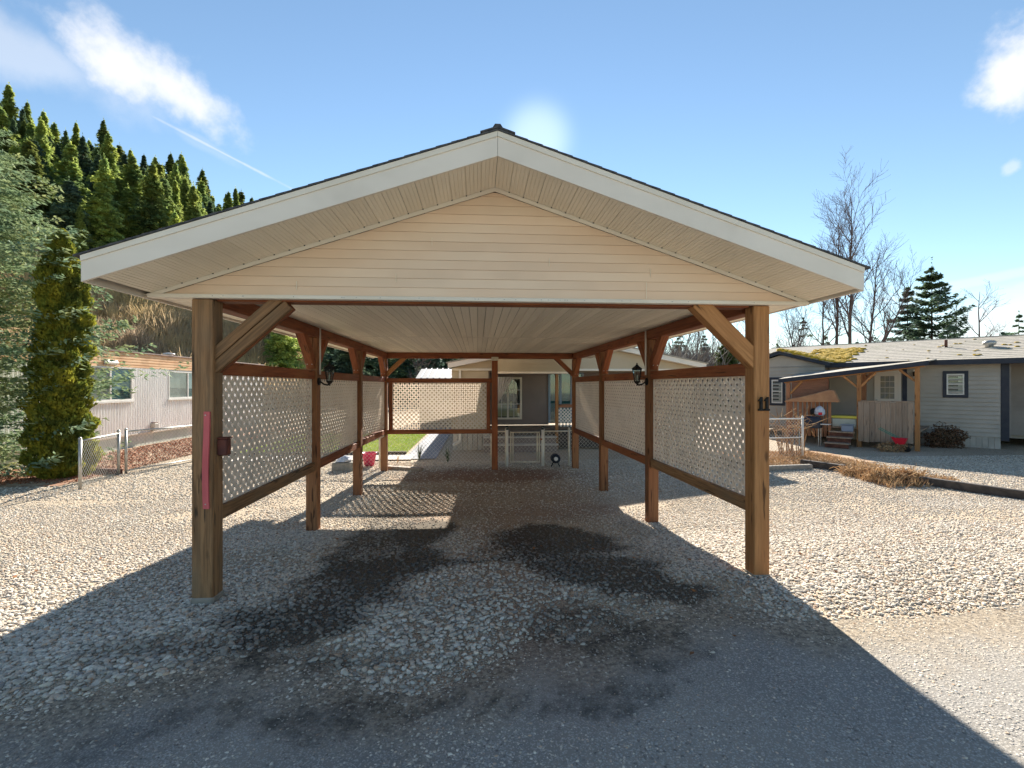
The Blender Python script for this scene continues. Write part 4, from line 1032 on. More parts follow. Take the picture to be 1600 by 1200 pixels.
# horizontally ribbed band
V = []; prof = []
for k in range(5):
    z0 = 2.145 + k * .085; prof += [(z0, 0.02), (z0 + .05, .02), (z0 + .06, .004), (z0 + .075, .004)]
prof.append((2.57, .02)); V = [(TX + o, yy, z_) for yy in (ty0, ty1) for z_, o in prof]; m_ = len(prof)
bulk('roof_band', V, [(i, i + 1, m_ + i + 1, m_ + i) for i in range(m_ - 1)], M['orange_band'], tr)
MB().box(TX - 3.6, TX + .05, ty0 - .05, ty1 + .05, 2.572, 2.62).build('roof', M['roof_rust'], tr, bevel=.008)
MB().box(TX - 3.55, TX - .03, ty0, ty1, .1, 2.57).build('body', M['white_metal'], tr)
mb = MB()
yv = ty0
while yv < ty1: mb.box(TX - .06, TX - .045, yv, min(yv + .38, ty1), -.3, .165); yv += .39
mb.build('skirting', pm('pale_green_skirting', (.50, .52, .44), (.62, .6, .54), 1.5, rough=.7), tr)
MB().box(TX - .045, TX + .03, ty0, ty1, .135, .168).build('bottom_trim', M['fascia'], tr)
for (y0, y1, z0, z1), mul in ((W1, .50), (W2, .48)):
    mb = MB()
    for a, b, c, d in ((y0, y1, z0, z0 + .05), (y0, y1, z1 - .04, z1), (y0, y0 + .04, z0 + .05, z1 - .04), (y1 - .04, y1, z0 + .05, z1 - .04)):
        mb.box(TX - .02, TX + .04, a, b, c, d)
    ym = y0 + (y1 - y0) * mul; mb.box(TX - .02, TX + .035, ym - .025, ym + .025, z0 + .05, z1 - .04)
    w_ = mb.build('window', M['white_metal'], tr)
    MB().box(TX + .006, TX + .01, y0 + .04, y1 - .04, z0 + .05, z1 - .04).build('pane', M['glass'], w_)
    MB().box(TX - .018, TX - .01, y0 + .04, ym, z0 + .05, z1 - .04).build('roller_blind', M['blind_in'], w_)
    MB().box(TX - .018, TX - .01, ym + .001, y1 - .04, z0 + .33, z1 - .04).build('roller_blind', pm('pale_blue_blind', (.40, .52, .55), rough=.7), w_)
    MB().box(TX - .018, TX - .01, ym + .001, y1 - .04, z0 + .05, z0 + .329).build('curtain', M['teal'], w_)
    MB().box(TX + .02, TX + .07, y0 - .05, y1 + .05, z0 - .05, z0 - .002).build('sill', M['white_metal'], w_)
wl = thing('exterior_light', 'oval white bulkhead light on the tan band of the trailer', 'light', (TX + .03, 14.2, 2.27))
mb = MB(); mb.box(TX + .021, TX + .05, 14.05, 14.55, 2.19, 2.33); mb.build('base', M['galv'], wl, bevel=.012)
mb = MB(); mb.box(TX + .051, TX + .12, 14.08, 14.52, 2.205, 2.30); mb.build('diffuser', M['white_metal'], wl, bevel=.03)
vb = thing('vent_hood', 'small brown vent box low on the corrugated trailer wall', 'vent', (TX + .02, 16.0, .3))
MB().box(TX + .02, TX + .16, 15.95, 16.15, .19, .42).build('hood', M['skirt'], vb, bevel=.01)
MB().box(TX + .022, TX + .15, 15.97, 16.13, .43, .45).build('cap', M['red_timber'], vb)
rv_ = thing('roof_vent', 'low white vent cap on the trailer roof', 'vent', (TX - .3, 17.4, 2.62))
MB().lathe([(.12, 0), (.12, .05), (.18, .06), (.17, .10), (.05, .12), (.002, .12)], (TX - .3, 17.4, 2.62), 12).build('cap', M['white_metal'], rv_, True)

# ------------------------------------------------------------------ small yard things
def tagged(o, l, c, g=None): return tag(o, l, c, g)
x, y = -6.55, 0
mb = MB(); p = gp(118, 738); q = gp(188, 741); mb.bar((p[0], p[1], gz(*p) + .05), (q[0], q[1], gz(*q) + .05), .12, .12); tagged(mb.build('landscape_timber', M['red_timber'], bevel=.01), 'short dark red timber at the foot of the trailer fence', 'timber')
a, b = gp(520, 737)
t = thing('planter_block', 'grey concrete planter block on the gravel behind the second left post', 'planter', (a, b, gz(a, b)))
ax, bx_ = at(518, 700, b).x, at(551, 700, b).x
zb = gz(a, b)
MB().box(ax, bx_, b, b + .28, zb - .01, zb + .19).build('block', M['cmu'], t, bevel=.012)
pc = thing('cloth_bundle', 'crumpled pale blue cloth lying on the grey planter block', 'cloth', ((ax + bx_) / 2, b + .14, zb + .19))
mb = MB(); mb.lathe([(.16, 0), (.15, .04), (.09, .09), (.03, .11), (.002, .11)], ((ax + bx_) / 2, b + .14, zb + .192), 14)
mb.v = [v + Vector((random.uniform(-.02, .02), random.uniform(-.02, .02), random.uniform(0, .02))) for v in mb.v]; mb.build('cloth', M['blue_white'], pc)
a, b = at(577, 720, 11.35).x, 11.35; zb = gz(a, b)
t = thing('pink_bucket', 'bright pink plastic bucket behind the fence left of the lawn edge', 'bucket', (a, b, zb))
MB().lathe([(.11, 0), (.165, .28), (.175, .285), (.175, .30), (.16, .30), (.10, .02), (.001, .02)], (a, b, zb + .01), 16).build('body', M['pinkpot'], t, True)
mb = MB()
for k in range(10):
    a0, a1 = math.pi * k / 10, math.pi * (k + 1) / 10; mb.tube((a + .17 * math.cos(a0), b - .02, zb + .29 - .1 * math.sin(a0)), (a + .17 * math.cos(a1), b - .02, zb + .29 - .1 * math.sin(a1)), .006, n=5)
mb.build('handle', M['pinkpot'], t)
mb = MB(); mb.bar((-6.5, 13.03, -.2), (-1.9, 13.03, -.2), .08, .12); tagged(mb.build('lawn_edging', M['old_timber']), 'dark timber edging between the concrete path and the bright lawn', 'edging')
mb = MB(); p = gp(605, 733); q = gp(660, 736); mb.bar((p[0], p[1], gz(*p) + .04), (q[0], q[1], gz(*q) + .03), .12, .07); tagged(mb.build('landscape_timber', M['plank'], bevel=.01), 'flat weathered board lying at the rear left carport post', 'timber')
def spiky(x, y, h, n, label, mat='spike', w=.012, spread=.5):
    V = []; Fq = []; z0 = gz(x, y)
    for k in range(n):
        a = random.uniform(0, 6.28); l_ = h * random.uniform(.6, 1); tl = random.uniform(.1, spread); dx, dy = math.cos(a), math.sin(a); b = len(V)
        for s_ in (0, .5, 1):
            r_ = tl * l_ * s_ ** 1.5; ww = w * (1 - s_ * .9)
            V += [(x + dx * r_ - dy * ww, y + dy * r_ + dx * ww, z0 + l_ * s_ * (1 - .2 * s_ * tl)), (x + dx * r_ + dy * ww, y + dy * r_ - dx * ww, z0 + l_ * s_ * (1 - .2 * s_ * tl))]
        Fq += [(b, b + 1, b + 3, b + 2), (b + 2, b + 3, b + 5, b + 4)]
    return tagged(bulk('spiky_plant', V, Fq, M[mat]), label, 'plant')
spiky(at(655, 700, 12.1).x, 12.1, .5, 26, 'dark spiky leaved plant where the lawn meets the side path')
spiky(at(621, 700, 11.6).x, 11.6, .30, 16, 'thin tan tuft of dry grass beside the rear left post', 'straw', .006)
spiky(at(700, 700, 11.7).x, 11.7, .42, 40, 'low dark tufted plant in the bed behind the lattice', 'spike', .010, .8)
# grass blades on the lawn
def blades(name, n, xr, yr, h, mat, label, seed, lean=.4, w=.006):
    r = np.random.default_rng(seed); x = r.uniform(*xr, n); y = r.uniform(*yr, n); z = ground_z(x, y) + .005; a = r.uniform(0, 6.28, n); hh = h * r.uniform(.5, 1.2, n)
    la = r.uniform(0, 6.28, n); dx = np.cos(a) * w; dy = np.sin(a) * w; lx = np.cos(la) * hh * lean * r.uniform(0, 1, n); ly = np.sin(la) * hh * lean * r.uniform(0, 1, n)
    V = np.stack([np.stack([x - dx, y - dy, z], -1), np.stack([x + dx, y + dy, z], -1), np.stack([x + lx, y + ly, z + hh], -1)], 1).reshape(-1, 3)
    return bulk(name, V, np.arange(3 * n).reshape(-1, 3), mat, None, False, 'stuff', label)
blades('lawn_grass', 30000, (-6.5, -1.95), (13.12, 19), .05, M['grass'], 'short bright green grass of the lawn', 1)
blades('dry_leaf_litter', 9000, (4.7, 9.2), (10.3, 12.9), .07, M['straw'], 'dry orange stalks and leaves in the bed by the white fence', 2, 2.2, .012)
blades('mulch_litter', 9000, (-10.1, -7.6), (9.6, 18), .05, pm('red_litter', (.36, .15, .08), (.25, .1, .06), 5, rough=1), 'red brown litter under the trailer fence', 3, 2.5, .014)
# leaf debris on the gravel
r_ = np.random.default_rng(9); n_ = 1500; X_ = r_.uniform(-7, 9, n_); Y_ = r_.uniform(2.6, 11, n_); k_ = fbm(X_ * .6, Y_ * .6, 3, 55) > .47; X_, Y_ = X_[k_], Y_[k_]; n_ = len(X_)
Z_ = ground_z(X_, Y_) + .02 + r_.uniform(0, .008, n_); a_ = r_.uniform(0, 6.28, n_); L_ = r_.uniform(.008, .028, n_); W_ = L_ * r_.uniform(.15, .6, n_)
ux, uy = np.cos(a_) * L_, np.sin(a_) * L_; vx, vy = -np.sin(a_) * W_, np.cos(a_) * W_; tz = r_.uniform(-.008, .008, n_)
bulk('leaf_debris', np.stack([np.stack([X_ - ux, Y_ - uy, Z_], -1), np.stack([X_ + vx, Y_ + vy, Z_ + tz], -1), np.stack([X_ + ux, Y_ + uy, Z_ + .004], -1), np.stack([X_ - vx, Y_ - vy, Z_ + .006], -1)], 1).reshape(-1, 3),
     np.arange(4 * n_).reshape(-1, 4), pm('dead_leaf', (.34, .14, .05), (.16, .08, .04), 3, rough=.9), None, False, 'stuff', 'dead brown leaves and bark flakes lying on the gravel')
# timber kerbs at the right
def kerb(p, q, mat, label, h=.14):
    A, B = gp(*p), gp(*q); n = max(1, int(((A[0] - B[0]) ** 2 + (A[1] - B[1]) ** 2) ** .5 / 1.6)); t = thing('timber_kerb', label, 'kerb', (A[0], A[1], gz(*A)))
    for k in range(n):
        a = (A[0] + (B[0] - A[0]) * k / n, A[1] + (B[1] - A[1]) * k / n); b = (A[0] + (B[0] - A[0]) * (k + .985) / n, A[1] + (B[1] - A[1]) * (k + .985) / n)
        timber('sleeper', (a[0], a[1], gz(*a) + h / 2 - .01), (b[0], b[1], gz(*b) + h / 2 - .01), .12, h, mat, t, side=(0, 1, 0) if abs(a[0] - b[0]) > abs(a[1] - b[1]) else (1, 0, 0), bevel=.012)
kerb((1195, 736), (1268, 733), M['cmu'], 'short grey sleeper kerb below the white chain link fence', .12)
kerb((1252, 728), (1322, 738), M['old_timber'], 'blackened slanting timber kerb behind the grey sleeper', .16)
kerb((1438, 756), (1640, 786), M['old_timber'], 'long dark timber kerb edging the far right gravel', .15)
blades('weeds', 700, (gp(1320, 745)[0], gp(1440, 758)[0]), (gp(1440, 758)[1] - .2, gp(1320, 745)[1] + .1), .16, M['straw'], 'dry rust coloured weeds', 4, 1.3, .010)
def clump(u, v, r_, h, n, label, mat='straw', name='dead_plant'):
    x, y = gp(u, v); rr = np.random.default_rng(int(u)); V = []; Fq = []; z0 = gz(x, y)
    for k in range(n):
        a = rr.uniform(0, 6.28); q = r_ * math.sqrt(rr.uniform(0, 1)); px, py = x + q * math.cos(a), y + q * math.sin(a) * .6; d = Vector((rr.normal(0, 1), rr.normal(0, .6), rr.uniform(.1, 1.2))).normalized(); l_ = h * rr.uniform(.5, 1.2)
        s_ = d.cross(Vector((rr.normal(), rr.normal(), rr.normal()))).normalized() * .010; pb = Vector((px, py, z0 + rr.uniform(0, h * .5))); m1 = pb + d * l_ * .6 ; e_ = m1 + (d + Vector((0, 0, -.9))).normalized() * l_ * .4; b = len(V)
        V += [tuple(pb - s_), tuple(pb + s_), tuple(m1 + s_), tuple(m1 - s_), tuple(e_ + s_ * .4), tuple(e_ - s_ * .4)]; Fq += [(b, b + 1, b + 2, b + 3), (b + 3, b + 2, b + 4, b + 5)]
    return tagged(bulk(name, V, Fq, M[mat]), label, 'plant')
clump(1350, 742, .45, .22, 500, 'dead orange brown weeds just right of the blackened kerb')
clump(1400, 752, .5, .28, 700, 'largest clump of dead curled weeds left of the long kerb')
clump(1460, 752, .4, .12, 260, 'low dead weeds behind the left end of the long kerb')

# ------------------------------------------------------------------ the neighbour house on the right (own frame)
P1 = Vector((15.3, 12.9, 0)); ad_ = Vector((-.643, .766, 0)); nd_ = Vector((-.766, -.643, 0))
NM = Matrix((ad_, nd_, Vector((0, 0, 1)))).transposed().to_4x4(); NM.translation = P1
nh = thing('grey_house', 'grey sided house with dark blue trim and a mossy roof on the right', 'house', (P1.x, P1.y, -.24))
NB = lambda: MB(NM)
def nlap(mb, k0, k1, p, z0, z1, exp=.128, out=.034):
    z = z0
    while z < z1 - 1e-4:
        zt = min(z + exp, z1); mb.prism([(p - .03, z), (p + out, z), (p + .002, zt), (p - .03, zt)], 'x', k0, k1); z = zt
    return mb
mb = NB(); nlap(mb, .18, 4.45, 0, .10, 2.30); mb.build('wall', M['grey_siding'], nh)
mb = NB(); nlap(mb, -6, 0, -1.2, .10, 2.30); mb.box(-.03, 0, -1.2, -.04, .1, 2.3); mb.build('wall', pm('brown_grey_siding', (.30, .265, .24), (.25, .22, .2), 2, rough=.6), nh, label='browner recessed end wall')
NB().box(0, .17, -.035, .025, -.0, 2.30).build('corner_board', M['navy'], nh)
kk = .18
while kk < 4.4: NB().box(kk, kk + .125, -.02, .006 + .004 * (random.random()), -.32, .097).build('skirting_panel', M['skirt'], nh); kk += .13
RZ = 2.34
# main roof
for p0, p1, z0, z1 in ((.35, -3.7, RZ, 3.28), (-7.7, -3.7, RZ, 3.28)):
    nc = 14; mb = NB()
    for c in range(nc):
        pa = p0 + (p1 - p0) * c / nc; pb = p0 + (p1 - p0) * (c + 1) / nc; za = z0 + (z1 - z0) * c / nc; zb_ = z0 + (z1 - z0) * (c + 1) / nc
        mb.prism([(pa, za + .03), (pa, za + .052), (pb, zb_ + .044), (pb, zb_ + .02)], 'x', -6, 7.5)
    mb.build('roof', M['grey_roof'], nh)
NB().box(-6, 7.5, .34, .37, RZ - .10, RZ + .055).build('fascia_board', M['navy'], nh)
NB().box(-6, 7.5, .0, .34, RZ - .04, RZ - .02).build('soffit', M['red_plank'], nh)
NB().box(-6, 7.5, -3.8, -3.6, 3.29, 3.33).build('ridge', M['grey_roof'], nh)
NB().box(-5.9, 7.4, -7.4, -1.3, 0, 2.3).build('body', M['grey_siding'], nh)
NB().box(4.5, 7.4, -1.29, -.1, 0, 2.3).build('body', M['grey_siding'], nh)
# window with dark surround
def nwin(k0, k1, p, z0, z1, fr, split=True, nm='window'):
    mb = NB(); e = .09
    for a, b, c, d in ((k0, k1, z0, z0 + e), (k0, k1, z1 - e, z1), (k0, k0 + e, z0 + e, z1 - e), (k1 - e, k1, z0 + e, z1 - e)): mb.box(a, b, p + .012, p + .04, c, d)
    w = mb.build(nm, M[fr], nh); mb = NB(); e2 = .035; k0 += e; k1 -= e; z0 += e; z1 -= e
    for a, b, c, d in ((k0, k1, z0, z0 + e2), (k0, k1, z1 - e2, z1), (k0, k0 + e2, z0 + e2, z1 - e2), (k1 - e2, k1, z0 + e2, z1 - e2)): mb.box(a, b, p + .012, p + .034, c, d)
    if split: mb.box(k0 + e2, k1 - e2, p + .014, p + .032, (z0 + z1) / 2 - .018, (z0 + z1) / 2 + .018)
    mb.build('sash', M['white_metal'], w)
    NB().box(k0 + .01, k1 - .01, p + .020, p + .024, z0 + .01, z1 - .01).build('pane', M['glass'], w)
    NB().box(k0 + .01, k1 - .01, p + .0125, p + .0135, z0 + .01, z1 - .01).build('dark_interior', M['room'], w)
    NB().box(k0 + .01, k0 + (k1 - k0) * .35, p + .0145, p + .016, z0 + .01, z1 - .01).build('curtain', M['blind_in'], w)
    return w
nwin(.86, 1.44, 0, 1.24, 2.06, 'navy')
# roof pipe, turbine, moss
pv = NM @ Vector((1.5, -1.9, 2.86)); t = thing('roof_pipe', 'thin black vent pipe standing on the grey roof', 'vent pipe', pv); MB().tube(pv, pv + Vector((0, 0, .30)), .045, n=10).build('pipe', M['red_timber'], t, True)
MB().lathe([(.09, 0), (.05, .06), (.048, .07)], pv, 10).build('flashing', M['black'], t, True)
pv = NM @ Vector((.45, -1.6, 2.8)); t = thing('roof_turbine', 'grey domed turbine vent on the right of the grey roof', 'vent', pv); MB().lathe([(.10, 0), (.10, .08), (.16, .12), (.17, .18), (.12, .24), (.002, .26)], pv, 14).build('dome', M['galv'], t, True)
MB().box(pv.x - .2, pv.x + .2, pv.y - .2, pv.y + .2, pv.z - .02, pv.z + .02).build('base', M['galv'], t)
mb = NB()
for k in range(60):
    kx = random.uniform(-2, 4.5); px = random.uniform(-3.3, .25); z_ = RZ + (.35 - px) / 4.05 * .94 + .05; s_ = random.uniform(.02, .07)
    mb.lathe([(s_, 0), (s_ * .8, s_ * .3), (.002, s_ * .45)], (kx, px, z_), 6)
mb.build('moss', M['moss'], nh, kind='stuff')
# cross gable wing: face in the plane p=.35
gk0, gk1, gkc = 4.5, 7.3, 5.9
mb = NB(); nlap(mb, gk0, gk1, .40, .1, 2.32)
z = 2.32
while z < 2.72:
    w0 = (2.74 - z) / .30; w1 = max(.03, (2.74 - z - .1) / .30)
    mb.add([(gkc - w0, .412, z), (gkc + w0, .412, z), (gkc + w1, .402, z + .1), (gkc - w1, .402, z + .1), (gkc - w0, .37, z), (gkc + w0, .37, z), (gkc + w1, .37, z + .1), (gkc - w1, .37, z + .1)],
           [(0, 1, 2, 3), (7, 6, 5, 4), (0, 4, 5, 1), (1, 5, 6, 2), (2, 6, 7, 3), (3, 7, 4, 0)]); z += .1
mb.build('gable_wall', M['grey_siding'], nh)
NB().box(gk0, gk1, -.05, .36, 0, 2.3).build('body', M['grey_siding'], nh)
for sg in (-1, 1):
    ke = gkc + sg * 1.6; ze = 2.76 - .30 * 1.6
    NB().prism([(gkc, 2.76), (ke, ze), (ke, ze + .11), (gkc, 2.87)], 'y', .60, .63).build('fascia_board', M['navy'], nh)
    nc = 8; mb = NB()
    for c in range(nc):
        ka = gkc + sg * 1.65 * (1 - c / nc); kb = gkc + sg * 1.65 * (1 - (c + 1) / nc); za = 2.88 - .30 * abs(ka - gkc); zb_ = 2.88 - .30 * abs(kb - gkc)
        mb.prism([(ka, za), (ka, za + .03), (kb, zb_ + .012), (kb, zb_)], 'y', -3.0, .66)
    mb.build('gable_roof', M['grey_roof'], nh)
mb = NB()
for k in range(700):
    kx = gkc - random.uniform(.0, 1.6); py = random.uniform(-2.6, .62); z_ = 2.90 - .30 * abs(kx - gkc); s_ = random.uniform(.05, .15)
    mb.lathe([(s_, 0), (s_ * .85, s_ * .5), (.002, s_ * .8)], (kx, py, z_), 6)
for k in range(620):
    kx = random.triangular(3.7, 5.7, 4.6); px = random.uniform(-2.6, .3); z_ = RZ + (.35 - px) / 4.05 * .94 + .04; s_ = random.uniform(.05, .13)
    if kx < 4.0 and random.random() < .5: continue
    mb.lathe([(s_, 0), (s_ * .85, s_ * .35), (.002, s_ * .55)], (kx, px, z_), 6)
mb.build('moss', M['moss'], nh, kind='stuff', label='thick yellow moss on the small gable roof')
nwin(5.75, 6.30, .40, .87, 1.92, 'navy')
# porch
def nz(k): return 2.27 - .125 * (k - 1.6)
mb = NB(); ka, kb = 1.55, 5.35
mb.add([(ka, .372, 2.40), (kb, .372, 2.02), (kb, 2.45, nz(kb)), (ka, 2.45, nz(ka)), (ka, .372, 2.43), (kb, .372, 2.05), (kb, 2.45, nz(kb) + .03), (ka, 2.45, nz(ka) + .03)],
       [(0, 1, 2, 3), (7, 6, 5, 4), (0, 4, 5, 1), (1, 5, 6, 2), (2, 6, 7, 3), (3, 7, 4, 0)])
mb.build('porch_roof', M['grey_roof'], nh)
mb = NB(); mb.add([(ka, 2.452, nz(ka) - .10), (kb, 2.452, nz(kb) - .10), (kb, 2.452, nz(kb) + .025), (ka, 2.452, nz(ka) + .025), (ka, 2.48, nz(ka) - .10), (kb, 2.48, nz(kb) - .10), (kb, 2.48, nz(kb) + .025), (ka, 2.48, nz(ka) + .025)],
       [(3, 2, 1, 0), (4, 5, 6, 7), (0, 1, 5, 4), (1, 2, 6, 5), (2, 3, 7, 6), (3, 0, 4, 7)]); mb.build('porch_fascia', M['navy'], nh)
def nt_(name, a, b, w, d, mat, side=(1, 0, 0), label=None): return timber(name, NM @ Vector(a), NM @ Vector(b), w, d, M[mat], nh, side=(NM.to_3x3() @ Vector(side)), bevel=.004, label=label)
nt_('porch_beam', (1.65, 2.36, nz(1.65) - .07), (5.2, 2.36, nz(5.2) - .07), .10, .12, 'honey', (0, 1, 0))
for k in (1.80, 3.15, 5.08): nt_('porch_post', (k, 2.36, -.24), (k, 2.36, nz(k) - .135), .11, .11, 'honey' if k < 4 else 'red_plank')
nt_('porch_post', (3.35, .5, .3), (3.35, .5, 2.22), .11, .11, 'red_plank')
for k, s_ in ((1.85, 1), (3.10, -1), (3.20, 1), (5.03, -1)): nt_('knee_brace', (k, 2.36, nz(k) - .5), (k + s_ * .35, 2.36, nz(k + s_ * .35) - .13), .06, .06, 'honey', (0, 1, 0))
for s_ in (-1, 1): nt_('knee_brace', (3.35 + s_ * .04, .5, 1.85), (3.35 + s_ * .36, .5, 2.2), .06, .06, 'red_plank', (0, 1, 0))
for k in range(18): NB().box(1.75, 5.3, .02 + .129 * k, .143 + .129 * k, .30, .335).build('deck_board', M['plank'], nh)
# plank railing
kk = 1.88
while kk < 3.05:
    w_ = random.uniform(.10, .135); nt_('rail_plank', (kk + w_ / 2, 2.43, random.uniform(-.08, -.02)), (kk + w_ / 2, 2.43, 1.13 + random.uniform(-.015, .015)), w_, .022, 'plank'); kk += w_ + .006
nt_('rail_cap', (1.86, 2.40, 1.15), (3.10, 2.40, 1.15), .12, .03, 'plank', (0, 1, 0))
# screen: bamboo blind above, pickets below
bl = thing('bamboo_blind', 'red brown slatted blind hanging at the left end of the neighbour porch', 'blind', NM @ Vector((4.4, 2.3, 1.5)))
for k in range(24): NB().box(3.95, 5.0, 2.30, 2.315, 1.16 + .031 * k, 1.186 + .031 * k).build('slat', M['blind'], bl)
mb = NB(); pr_ = [(3.60, 1.12), (5.12, 1.10), (5.05, 1.17), (4.5, 1.30), (3.86, 1.50), (3.74, 1.47)]
n_ = len(pr_); vs = [(k, 2.50 + (.12 if 0 < i < 3 else 0), z_) for i, (k, z_) in enumerate(pr_)] + [(k, 2.66, z_ - .02) for k, z_ in pr_]
mb.add(vs, [tuple(range(n_)), tuple(range(n_, 2 * n_))[::-1]] + [(i, (i + 1) % n_, n_ + (i + 1) % n_, n_ + i) for i in range(n_)])
tagged(mb.build('canvas_tarp', M['tarp'], bevel=.01), 'tan canvas tarp draped over the picket rail of the neighbour porch', 'tarp')
kk = 3.90
while kk < 5.05:
    nt_('picket', (kk, 2.42, .0), (kk, 2.42, 1.10), .085, .022, 'red_plank'); kk += random.uniform(.105, .14)
nt_('rail_cap', (3.86, 2.40, 1.115), (5.12, 2.40, 1.115), .10, .03, 'red_plank', (0, 1, 0))
for k, (p0, zt) in enumerate(((2.44, .22), (2.72, .07), (3.0, -.08))):
    NB().box(3.24, 3.86, p0, p0 + .27, zt - .035, zt).build('porch_step', M['plank'], nh); NB().box(3.25, 3.85, p0 + .20, p0 + .22, zt - .15, zt - .037).build('step_riser', M['red_timber'], nh)
# doors
d_ = NB().box(2.45, 3.15, .014, .05, .36, 2.12).build('door', M['door'], nh)
mb = NB()
for a in range(3):
    for b in range(4): mb.box(2.62 + a * .125, 2.735 + a * .125, .0505, .054, 1.18 + b * .19, 1.355 + b * .19)
mb.build('pane', pm('door_pane', (.30, .26, .18), (.2, .2, .2), 5, rough=.15), d_)
MB(NM).lathe([(.02, 0), (.03, .02), (.002, .03)], (3.09, .055, 1.12), 8).build('handle', M['galv'], d_)
NB().box(2.30, 2.42, .014, .045, .34, 2.2).build('corner_board', M['navy'], nh)
wl = NM @ Vector((2.08, .03, 1.98)); t = thing('porch_light', 'black wall light on a pale plate beside the cream door', 'light', wl)
NB().box(1.98, 2.14, .013, .035, 1.88, 2.12).build('plate', M['white_metal'], t)
NB().box(2.04, 2.14, .036, .15, 1.90, 2.06).build('lamp_body', M['black'], t, bevel=.02)
# clutter on and before the porch
def nthing(name, label, cat, k, p, z): return thing(name, label, cat, NM @ Vector((k, p, z)))
t = nthing('storage_bin', 'clouded plastic bin with a yellow lid on the neighbour porch steps', 'bin', 3.5, 2.1, .336)
NB().box(3.22, 3.86, 1.95, 2.35, .337, .60).build('tub', M['bin'], t, bevel=.02); NB().box(3.19, 3.89, 1.92, 2.38, .603, .68).build('lid', M['yellow'], t, bevel=.015)
t = nthing('small_tub', 'grey blue tub in front of the yellow lidded bin', 'tub', 3.38, 2.6, .22)
NB().box(3.26, 3.55, 2.50, 2.68, .222, .42).build('tub', M['blue_bin'], t, bevel=.02); NB().box(3.24, 3.57, 2.48, 2.70, .422, .44).build('rim', M['blue_bin'], t)
t = nthing('barbecue', 'dark barbecue on a stand below the pickets of the neighbour porch', 'barbecue', 4.3, 2.9, -.24)
NB().box(4.02, 4.62, 2.72, 3.06, .30, .48).build('fire_box', M['navy'], t, bevel=.02)
mb = NB(); mb.prism([(2.72, .482), (3.06, .482), (3.02, .60), (2.90, .66), (2.78, .60)], 'x', 4.03, 4.61); mb.build('hood', M['navy'], t, bevel=.01)
for k_, p_ in ((4.06, 2.76), (4.58, 2.76), (4.06, 3.02), (4.58, 3.02)): NB().tube((k_, p_, -.24), (k_, p_, .30), .014, n=6).build('leg', M['galv'], t)
NB().box(3.78, 4.01, 2.76, 3.02, .42, .44).build('side_shelf', M['white_metal'], t)
t = nthing('white_sack', 'white sack with a red print and a dark bag beside it on the barbecue', 'sack', 4.12, 2.7, .5)
mb = NB(); mb.lathe([(.10, 0), (.15, .06), (.14, .18), (.09, .26), (.03, .30), (.002, .31)], (4.12, 2.62, .67), 12); mb.build('sack', M['blue_white'], t, True)
NB().lathe([(.08, .0), (.10, .05), (.09, .16), (.05, .22), (.002, .23)], (4.30, 2.60, .67), 10).build('dark_bag', M['black'], t, True)
NB().box(4.02, 4.12, 2.765, 2.775, .70, .78).build('red_print', M['red'], t)
t = nthing('wheelbarrow', 'red and green garden cart by the plank railing', 'cart', 2.15, 3.0, -.24)
mb = NB(); mb.add([(2.02, 2.78, -.02), (2.20, 2.78, -.02), (2.20, 2.98, -.02), (2.02, 2.98, -.02), (1.96, 2.72, .14), (2.30, 2.72, .16), (2.30, 3.04, .17), (1.96, 3.04, .14)], [(0, 3, 2, 1), (0, 1, 5, 4), (1, 2, 6, 5), (2, 3, 7, 6), (3, 0, 4, 7)]); mb.build('tray', M['red'], t)
NB().tube((2.15, 2.74, .14), (2.60, 2.70, .40), .010, n=6).build('handle', M['green'], t); NB().tube((2.15, 3.0, .14), (2.60, 2.9, .38), .010, n=6).build('handle', M['green'], t)
NB().tube((2.28, 2.76, .02), (2.30, 2.76, -.24), .010, n=6).build('leg', M['green'], t)
mb = MB(); mb.lathe([(.02, -.02), (.07, -.02), (.08, 0), (.07, .02), (.02, .02)], (0, 0, 0), 14)
rt = NM @ Matrix.Translation((1.96, 2.88, -.15)) @ Matrix.Rotation(R(90), 4, 'X') @ NM.inverted() @ Matrix.Translation(P1); mb.v = [NM @ Matrix.Translation((1.96, 2.88, -.15)) @ Matrix.Rotation(R(90), 4, 'X') @ v for v in mb.v]; mb.build('wheel', M['black'], t)
def bushmesh(name, c, r, n, leaf, mat, parent=None, label=None, cat=None, seed=0, flat=1.0, hollow=.35, kind=None):
    rr = np.random.default_rng(seed); d = rr.normal(size=(n, 3)); d /= np.linalg.norm(d, axis=1)[:, None]; q = hollow + (1 - hollow) * rr.uniform(0, 1, n) ** .6
    lump = 1 + .22 * np.sin(d[:, 0] * 5 + seed) * np.sin(d[:, 1] * 4 + 1) + .15 * np.sin(d[:, 2] * 7)
    P = np.array(c) + d * (q * lump)[:, None] * np.array([r[0], r[1], r[2]]); P[:, 2] = np.maximum(P[:, 2], c[2] - r[2] * flat)
    u = rr.normal(size=(n, 3)); u /= np.linalg.norm(u, axis=1)[:, None]; w = np.cross(u, d + rr.normal(size=(n, 3)) * .5); w /= np.linalg.norm(w, axis=1)[:, None] + 1e-9
    L = leaf * rr.uniform(.6, 1.3, n)[:, None]; V = np.stack([P - u * L * .5, P + w * L * .28, P + u * L * .5, P - w * L * .28], 1).reshape(-1, 3)
    o = bulk(name, V, np.arange(4 * n).reshape(-1, 4), mat, parent)
    return tag(o, label, cat, kind=kind) if cat else tag(o, label, kind=kind)
c_ = NM @ Vector((1.35, .55, .02)); bushmesh('dry_shrub', c_, (.62, .42, .42), 2600, .07, pm('brown_shrub_leaves', (.17, .09, .055), (.10, .07, .04), 5, rough=1, trans=.2), None, 'rounded brown dry shrub at the wall right of the plank railing', 'shrub', 3)
